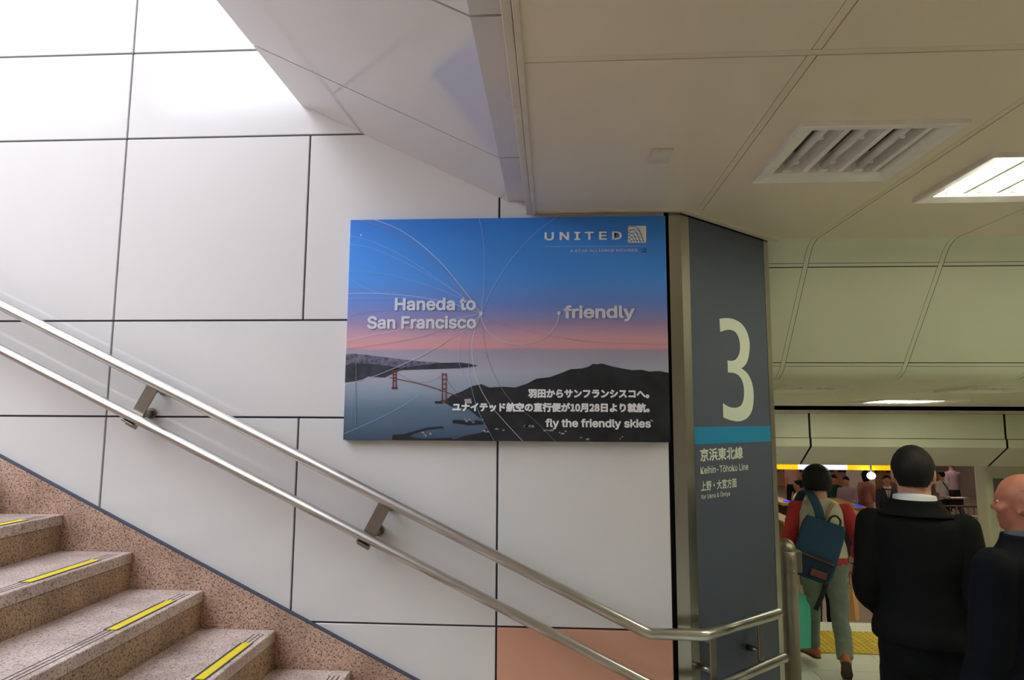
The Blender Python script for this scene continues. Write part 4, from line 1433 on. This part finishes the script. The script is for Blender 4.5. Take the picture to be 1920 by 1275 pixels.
        for k in ('L', 'R'):
            L = legs[k]
            tube(b2, [L[0] + Vector((0, 0, 0.02 * h)), L[0] - Vector((0, 0, 0.02 * h)), (L[0] + L[1]) / 2, L[1], (L[1] + L[2]) / 2, L[2] - (L[2] - L[1]).normalized() * 0.004 * h],
                 [0.054 * h * tf, 0.057 * h * tf, 0.050 * h * tf, 0.042 * h * tf, 0.039 * h * tf, 0.035 * h * tf], 18)
        remeshed('trousers', b2, vox, wear['bottom'], root, 3, wear.get('twrinkle', 0.004), 9, 1.6)
    for k in ('L', 'R'):
        L = legs[k]
        b2 = bmesh.new()
        fd, fu = L[3], L[4]
        lat = fd.cross(fu)
        hl, to = L[5], L[6]
        cs = [(hl + fu * 0.030 * h - fd * 0.004 * h, 0.020, 0.028), (hl + fd * 0.04 * h + fu * 0.026 * h, 0.022, 0.026), (hl + fd * 0.09 * h + fu * 0.019 * h, 0.026, 0.019), (to - fd * 0.01 * h + fu * 0.014 * h, 0.021, 0.013)]
        tube(b2, [c[0] for c in cs], [(c[1] * h, c[2] * h) for c in cs], 16, ref=lat, roundcap=True)
        tube(b2, [L[2] + fu * 0.006 * h, L[2] - fu * 0.018 * h], [0.026 * h, 0.027 * h], 14, 0, 0)
        so = remeshed('shoe', b2, max(vox * 0.8, 0.006), wear.get('shoe', M['shoe_k']), root, 3)
        b3 = bmesh.new()
        pr = [(hl - fd * 0.018 * h, 0.012), (hl, 0.022), (hl + fd * 0.05 * h, 0.022), (hl + fd * 0.10 * h, 0.027), (to, 0.020), (to + fd * 0.012 * h, 0.008)]
        A = [b3.verts.new(p + lat * r * h) for p, r in pr]; B = [b3.verts.new(p - lat * r * h) for p, r in pr]
        A2 = [b3.verts.new(v.co + fu * 0.009 * h) for v in A]; B2 = [b3.verts.new(v.co + fu * 0.009 * h) for v in B]
        for i in range(len(pr) - 1):
            b3.faces.new((A[i], A[i + 1], B[i + 1], B[i])); b3.faces.new((A2[i], A2[i + 1], B2[i + 1], B2[i]))
            b3.faces.new((A[i], A[i + 1], A2[i + 1], A2[i])); b3.faces.new((B[i], B[i + 1], B2[i + 1], B2[i]))
        b3.faces.new((A[0], B[0], B2[0], A2[0])); b3.faces.new((A[-1], B[-1], B2[-1], A2[-1]))
        link_bm('sole', b3, wear.get('sole', M['sole']), so)
    info = dict(root=root, arms=arms, legs=legs, T=T, neck=neck, up=up, sh=sh, h=h, W=W, hz=hz)
    return info

# ---- suited man seen from behind
suit = person('tall man in black suit seen from behind, between the backpack wearer and bald man', (1.712, 3.26, 0), -0.48, 1.84,
       dict(lean=0.02, torso=1.03, neckl=0.008, armL=(-0.12, 0.09, 1.10, 0.25), armR=(-0.10, 0.12, 0.95, 0.25), legL=(0.10, 0.05, 0.075, 0.0), legR=(-0.06, 0.10, 0.075, 0.08)),
       dict(top=M['suit'], bottom=M['suit'], hem=-0.005, full=1.05, flare=1.13, tfull=0.92, collar=M['shirt'], lapel=M['suit'], hairstyle='short', width=0.96, wrinkle=0.006, neck=1.10, sfull=1.0, head=1.02), 0.010)
# ---- woman with the blue backpack
woman = person('woman in pale vest with red sleeves and grey green jeans walking away beyond the post', (2.13, 5.44, 0), -0.30, 1.52,
       dict(lean=0.06, torso=1.02, armL=(-0.20, 0.22, 0.75, 0.1), armR=(-0.30, 0.30, 1.3, 0.2), legL=(0.22, 0.10, 0.02, 0.0), legR=(-0.18, 0.42, 0.03, 0.75), footL=0.55, footR=-0.1, hpitch=-0.16, hyaw=0.40, hx=-0.004),
       dict(top=M['vest'], topname='vest', sleeves=M['red'], hemband=M['red'], bottom=M['jeans'], hem=0.035, hairstyle='bob', width=1.13, shoe=M['shoe_b'], sole=M['sole'], wrinkle=0.006, tfull=1.06, twrinkle=0.008, head=1.0), 0.010)
# ---- bald man cut by the right edge
bald = person('balding man in dark navy jacket cut off by the right edge of the photo', (1.875, 2.74, 0), 0.33, 1.78,
       dict(lean=0.02, armL=(0.05, 0.10, 0.35, 0.05), armR=(-0.05, 0.10, 0.3, 0.0), legL=(0.12, 0.05, 0.03, 0.0), legR=(-0.10, 0.12, 0.03, 0.10), hyaw=0.40, neckl=0.012),
       dict(top=M['suit_navy'], bottom=M['suit_navy'], hem=-0.02, full=1.05, flare=1.04, collar=M['collar_grey'], lapel=M['suit_navy'], hairstyle='fringe', hair=M['hair_grey'], skin=M['skin2'], width=1.0, wrinkle=0.006, sfull=1.15), 0.010)

# ---- backpack (hangs from her left shoulder, tilted)
def backpack():
    root = empty('backpack')
    tag(root, 'blue canvas backpack with brown leather patch hanging on the woman in red sleeves', 'backpack')
    c = Vector((2.025, 5.265, 0.93))
    root.location = c
    root.rotation_euler = (R(-4), R(17), R(-17))
    def rbox(w0, w1, h, d, y0):
        bm = bmesh.new()
        n = 8
        rings = []
        for i in range(n + 1):
            t = i / n
            z = -h / 2 + h * t
            ww = w0 + (w1 - w0) * t
            dd = d * (1.0 - 0.35 * t)
            e = 1 - 0.16 * (abs(2 * t - 1) ** 6)
            ring = []
            for k in range(28):
                a = 2 * math.pi * k / 28
                cx, sx = math.cos(a), math.sin(a)
                p = 0.35
                ring.append(bm.verts.new((ww / 2 * e * math.copysign(abs(cx) ** p, cx), y0 + dd / 2 * e * math.copysign(abs(sx) ** p, sx), z)))
            rings.append(ring)
        for a, b in zip(rings, rings[1:]):
            for k in range(28):
                bm.faces.new((a[k], a[(k + 1) % 28], b[(k + 1) % 28], b[k]))
        bm.faces.new(rings[0]); bm.faces.new(rings[-1])
        for f in bm.faces: f.smooth = len(f.verts) == 4
        return bm
    link_bm('bag_body', rbox(0.290, 0.315, 0.45, 0.13, 0.0), M['bag'], root)
    pk = link_bm('front_pocket', rbox(0.255, 0.262, 0.155, 0.055, -0.065), M['bag_d'], root); pk.location = (0, 0, -0.125)
    bm = bmesh.new(); tube(bm, [(-0.125, -0.088, 0.072), (0, -0.098, 0.066), (0.125, -0.088, 0.060)], [0.006] * 3, 8, 0, 4, ref=(0, 0, 1))
    link_bm('zip', bm, M['leather'], pk)
    bm = bmesh.new(); bevel_box(bm, -0.015, 0.095, -0.106, -0.092, -0.062, -0.012, 0.004)
    link_bm('leather_patch', bm, M['leather'], pk)
    bm = bmesh.new(); tube(bm, [(0.02, -0.02, 0.20), (0.025, -0.03, 0.262), (0.06, -0.03, 0.285), (0.095, -0.03, 0.258), (0.10, -0.02, 0.20)], [0.008] * 5, 8, 0, 4, ref=(0, 1, 0))
    link_bm('handle_loop', bm, M['strap_k'], root)
    bm = bmesh.new()
    tube(bm, [(-0.03, 0.0, 0.19), (-0.055, 0.0, 0.27), (-0.115, 0.035, 0.355), (-0.16, 0.10, 0.395), (-0.19, 0.20, 0.37), (-0.20, 0.28, 0.24)], [(0.034, 0.009)] * 6, 10, 0, 5, ref=(1, 0, 0.35))
    link_bm('shoulder_strap', bm, M['bag'], root)
    bm = bmesh.new()
    tube(bm, [(0.015, 0.02, 0.20), (0.005, 0.03, 0.29), (0.03, 0.10, 0.365), (0.05, 0.20, 0.36), (0.07, 0.27, 0.22)], [(0.014, 0.005)] * 5, 8, 0, 5, ref=(1, 0, 0))
    link_bm('shoulder_strap', bm, M['strap_t'], root)
    bm = bmesh.new()
    tube(bm, [(0.115, -0.02, -0.20), (0.105, -0.06, -0.30), (0.085, -0.08, -0.42)], [(0.018, 0.004), (0.017, 0.004), (0.017, 0.004)], 8, 0, 4, ref=(1, 0, 0))
    link_bm('strap_tail', bm, M['strap_k'], root)
backpack()

def shopping_bag(label, loc, rz, wd, hg, dp, m, m2, cream=0.0):
    root = empty('shopping_bag', loc, rz)
    tag(root, label, 'bag')
    bm = bmesh.new()
    vs = []
    for t, sx, sy in ((0, 0.86, 0.9), (0.5, 0.97, 0.8), (1, 1.0, 0.6)):
        vs.append([bm.verts.new((x * wd / 2 * sx, y * dp / 2 * sy, t * hg)) for x, y in ((-1, -1), (0, -1.12), (1, -1), (1, 1), (0, 1.12), (-1, 1))])
    for a, b in zip(vs, vs[1:]):
        for k in range(6):
            bm.faces.new((a[k], a[(k + 1) % 6], b[(k + 1) % 6], b[k]))
    bm.faces.new(vs[0])
    link_bm('bag_body', bm, m, root)
    if cream:
        bm = bmesh.new(); bevel_box(bm, -wd * 0.42, wd * 0.42, -dp * 0.22, dp * 0.22, hg * 0.3, hg + cream, 0.006)
        link_bm('parcel', bm, m2, root)
    for y in (-dp * 0.28, dp * 0.28):
        bm = bmesh.new()
        tube(bm, [(-wd * 0.22, y, hg * 0.97), (-wd * 0.18, y * 0.6, hg + 0.10), (0, 0, hg + 0.15), (wd * 0.18, y * 0.6, hg + 0.10), (wd * 0.22, y, hg * 0.97)], [0.004] * 5, 8, 0, 4, ref=(0, 1, 0))
        link_bm('handle', bm, m2, root)
    return root
shopping_bag('teal paper shopping bag with cream top hanging just right of the steel post', (1.90, 5.50, 0.14), 0.2, 0.26, 0.40, 0.12, M['teal'], M['cream'], 0.07)
shopping_bag('tan paper bag seen just right of the knee of the woman with backpack', (3.18, 7.40, -0.19), 0.9, 0.16, 0.34, 0.10, M['tan'], M['leather'])

# ---- people beyond, on the descending stairs and the lower concourse
LF = -1.144
FV = 0.02
FWALK = dict(lean=0.03, legL=(0.2, 0.05, 0.02, 0.0), legR=(-0.18, 0.2, 0.02, 0.3), armL=(-0.15, 0.1, 0.3, 0.0), armR=(0.2, 0.1, 0.35, 0.0))
FSTAND = dict(lean=0.02, armL=(0.1, 0.1, 0.3, 0.05), armR=(0.05, 0.1, 0.3, 0.05))
FHOLD = dict(lean=0.06, armL=(0.1, 0.12, 1.5, 0.5), armR=(0.1, 0.12, 1.4, 0.5), hpitch=-0.3)
def far(label, x, y, z, rz, h, pose, **wear):
    wear.setdefault('eyes', False)
    wear.setdefault('wrinkle', 0.003)
    return person(label, (x, y, z), rz, h, pose, wear, FV)
far('person in black going down the stairs, glimpsed between the legs of the woman with backpack', 2.90, 7.43, -0.4902, 0.0, 1.62, FSTAND, top=M['darktr'], bottom=M['darktr'], hairstyle='short')
far('man in pink grey shirt and black trousers walking away behind the gates', 7.77, 22.0, LF, 0.1, 1.72, FWALK, top=M['pinkshirt'], bottom=M['darktr'], hairstyle='short', topname='shirt', short=True)
far('person in white shirt looking left behind the left gate', 5.30, 14.6, LF, 0.9, 1.74, FWALK, top=M['shirt'], bottom=M['navytr'], hairstyle='short', topname='shirt', short=True)
far('person in lilac shirt with arms folded round a phone beyond the gate light', 7.42, 17.2, LF, 2.4, 1.62, FHOLD, top=M['lilac'], bottom=M['darktr'], hairstyle='short', topname='shirt', eyes=True)
far('person in dark green top half hidden behind the lilac shirt', 7.52, 18.1, LF, 2.0, 1.58, FHOLD, top=M['green'], bottom=M['darktr'], hairstyle='short', topname='top')
far('woman in long dusty pink top walking to the right past the gates', 8.05, 17.6, LF, -1.2, 1.70, FWALK, top=M['pinkdress'], bottom=M['pinkdress'], hairstyle='long', topname='top', skirt=True)
far('man in charcoal suit and pale tie coming towards the stairs left of the tall man', 7.80, 16.0, LF, 2.85, 1.73, FWALK, top=M['greysuit'], bottom=M['greysuit'], hairstyle='short', collar=M['shirt'], tie=True, eyes=True)
far('woman in white shirt with black shoulder bag walking away right of the tall man', 10.75, 19.0, LF, 0.3, 1.60, FWALK, top=M['shirt'], bottom=M['darktr'], hairstyle='short', topname='shirt', short=True, skirt=True)
far('person in lilac grey shirt walking in front of the woman with black bag', 11.95, 20.6, LF, 0.1, 1.78, FWALK, top=M['lilac'], bottom=M['navytr'], hairstyle='short', topname='shirt')
far('person in white shirt and dark skirt beside the pale pillar', 11.75, 18.8, LF, 1.3, 1.60, FSTAND, top=M['shirt'], bottom=M['navytr'], hairstyle='bob', topname='shirt', short=True, skirt=True)
far('person all in black standing against the edge of the pale pillar', 11.15, 17.6, LF, 1.5, 1.64, FSTAND, top=M['darktr'], bottom=M['darktr'], hairstyle='short', topname='coat')
def shoulder_bag():
    root = empty('shoulder_bag', (10.95, 18.78, LF + 0.62), 0.3)
    tag(root, 'black shoulder bag on the woman in white shirt right of the tall man', 'bag')
    bm = bmesh.new(); bevel_box(bm, -0.19, 0.19, -0.07, 0.07, 0, 0.30, 0.03)
    link_bm('bag_body', bm, M['strap_k'], root)
    bm = bmesh.new(); tube(bm, [(-0.12, 0, 0.29), (-0.22, 0.03, 0.5), (-0.3, 0.1, 0.70)], [0.012] * 3, 8)
    link_bm('strap', bm, M['strap_k'], root)
shoulder_bag()

# ================================================================== GATES, SIGNS, PILLAR BEYOND
def gate(label, x, y, z, m_side, lamp):
    root = empty('ticket_gate', (x, y, z))
    tag(root, label, 'ticket gate', 'ticket gates on the lower concourse')
    bm = bmesh.new(); bevel_box(bm, -0.16, 0.16, 0.0, 1.6, 0, 0.98, 0.03)
    link_bm('cabinet', bm, m_side, root)
    bm = bmesh.new(); bevel_box(bm, -0.165, 0.165, -0.02, 1.62, 0.98, 1.06, 0.02)
    link_bm('top_cover', bm, M['gate_y'], root)
    bm = bmesh.new(); bevel_box(bm, -0.13, 0.13, -0.012, 0.01, 0.45, 0.95, 0.006)
    link_bm('front_panel', bm, M['gate_d'], root)
    if lamp:
        bm = bmesh.new(); cyl(bm, (0.0, -0.03, 0.86), (0.0, -0.010, 0.86), 0.065, n=20)
        link_bm('stop_light', bm, M['redlamp'], root)
        bm = bmesh.new(); bevel_box(bm, -0.045, 0.045, -0.02, -0.008, 0.58, 0.66, 0.004)
        link_bm('notice', bm, M['gate_y'], root)
    bm = bmesh.new(); bevel_box(bm, -0.06, 0.06, 0.05, 0.22, 1.06, 1.09, 0.008)
    link_bm('card_reader', bm, M['bluelamp'], root)
    return root
gate('ticket gate with a round red stop light left of the tall man', 6.90, 15.35, LF, M['gate_o'], True)
gate('dark brown ticket gate right of the red stop light', 6.42, 13.6, LF, M['gate_d'], False)
gate('orange sided ticket gate seen between the sign column and the backpack', 4.62, 13.2, LF, M['gate_o'], False)
gate('ticket gate behind the white shirted person at the left', 5.55, 16.0, LF, M['gate_d'], False)
def fence(label, x0, x1, y, z, h):
    root = empty('barrier_fence', (x0, y, z))
    tag(root, label, 'barrier')
    for zz in (h, h - 0.2, 0.1):
        bm = bmesh.new(); cyl(bm, (0, 0, zz), (x1 - x0, 0, zz), 0.025, n=12)
        link_bm('rail', bm, M['steel'] if zz == h else M['fence'], root)
    n = int((x1 - x0) / 0.14)
    for k in range(n + 1):
        bm = bmesh.new(); cyl(bm, (k * 0.14, 0, 0), (k * 0.14, 0, h - 0.2), 0.012 if k % 5 else 0.03, n=8)
        link_bm('bar', bm, M['fence'], root)
fence('dark metal barrier fence with upright bars left of the pale pillar', 7.9, 9.35, 14.2, LF, 1.05)
fence('further metal barrier fence behind the first one by the pale pillar', 9.2, 11.4, 17.0, LF, 1.1)

def lightbox():
    y = 12.0
    root = empty('hanging_lightbox_sign', (5.0, y, 0.96))
    tag(root, 'row of yellow and white backlit signs showing under the beam', 'lightbox sign')
    def X(px): return y * px
    segs = [(0.3315, 0.3600, 'lb_y'), (0.3615, 0.4295, 'lb_w'), (0.4305, 0.4930, 'lb_y')]
    for a, b, mm in segs:
        bm = bmesh.new(); bevel_box(bm, X(a) - 5, X(b) - 5, -0.08, 0.08, 0.045, 0.5, 0.004)
        link_bm('sign_face', bm, M[mm], root)
    bm = bmesh.new(); box(bm, X(0.33) - 5, X(0.494) - 5, -0.09, 0.09, 0.5, 0.54)
    for xx in (4.2, 5.8):
        cyl(bm, (xx - 5, 0, 0.54), (xx - 5, 0, 0.79), 0.02, n=10)
    link_bm('housing', bm, M['greyplate'], root)
lightbox()
def farlamp():
    root = empty('bright_spotlight', (5.50, 11.8, 1.08))
    tag(root, 'small glaring white lamp under the yellow lit sign', 'lamp')
    bm = bmesh.new(); ball(bm, (0, 0, -0.16), (0.07, 0.05, 0.06))
    link_bm('bulb', bm, M['farlamp'], root)
    bm = bmesh.new(); cyl(bm, (0, 0, -0.10), (0, 0, 0.67), 0.015, n=10)
    link_bm('stem', bm, M['greyplate'], root)
farlamp()
bm = bmesh.new(); bevel_box(bm, 0, 0.75, 0, 0.1, 0, 2.2, 0.01)
o = link_bm('white_notice_board', bm, M['shirt']); o.location = (8.35, 19.3, LF)
tag(o, 'white notice board standing behind the woman in dusty pink', 'notice board')

def pillar():
    root = empty('pillar', (6.3, 9.3, LF))
    tag(root, 'pale marbled pillar at the right edge below the beam', 'pillar')
    x0, x1, y0, y1 = 5.64, 7.4, 9.0, 9.25
    O = root.location
    bm = bmesh.new(); bevel_box(bm, x0 - O.x, x1 - O.x, y0 - O.y, y1 - O.y, 0, 1.75 - LF, 0.04, 0, 3)
    link_bm('shaft', bm, M['pillar'], root)
    def fr(px, py, n): return None
    # plate and map on its front face
    bm = bmesh.new(); bevel_box(bm, -0.235, 0.235, -0.012, -0.001, -0.125, 0.125, 0.003)
    p = link_bm('information_plate', bm, M['greyplate']); p.location = (5.96, y0, 1.02)
    tag(p, 'small grey information plate on the pale pillar', 'sign')
    bm = bmesh.new()
    for k, (a, b, zz, hh) in enumerate(((-0.17, -0.10, 0.045, 0.035), (-0.08, -0.03, 0.045, 0.035), (-0.02, 0.05, 0.045, 0.035), (-0.17, 0.10, -0.02, 0.012), (-0.17, 0.14, -0.07, 0.012))):
        box(bm, a, b, -0.014, -0.0122, zz - hh / 2, zz + hh / 2)
    link_bm('lettering', bm, M['midgrey'], p)
    bm = bmesh.new(); bevel_box(bm, -0.22, 0.22, -0.012, -0.001, -0.42, 0.42, 0.003)
    q = link_bm('wall_map', bm, M['paper']); q.location = (5.99, y0, 0.30)
    tag(q, 'pale paper map posted on the pillar beside the balding man', 'map')
pillar()
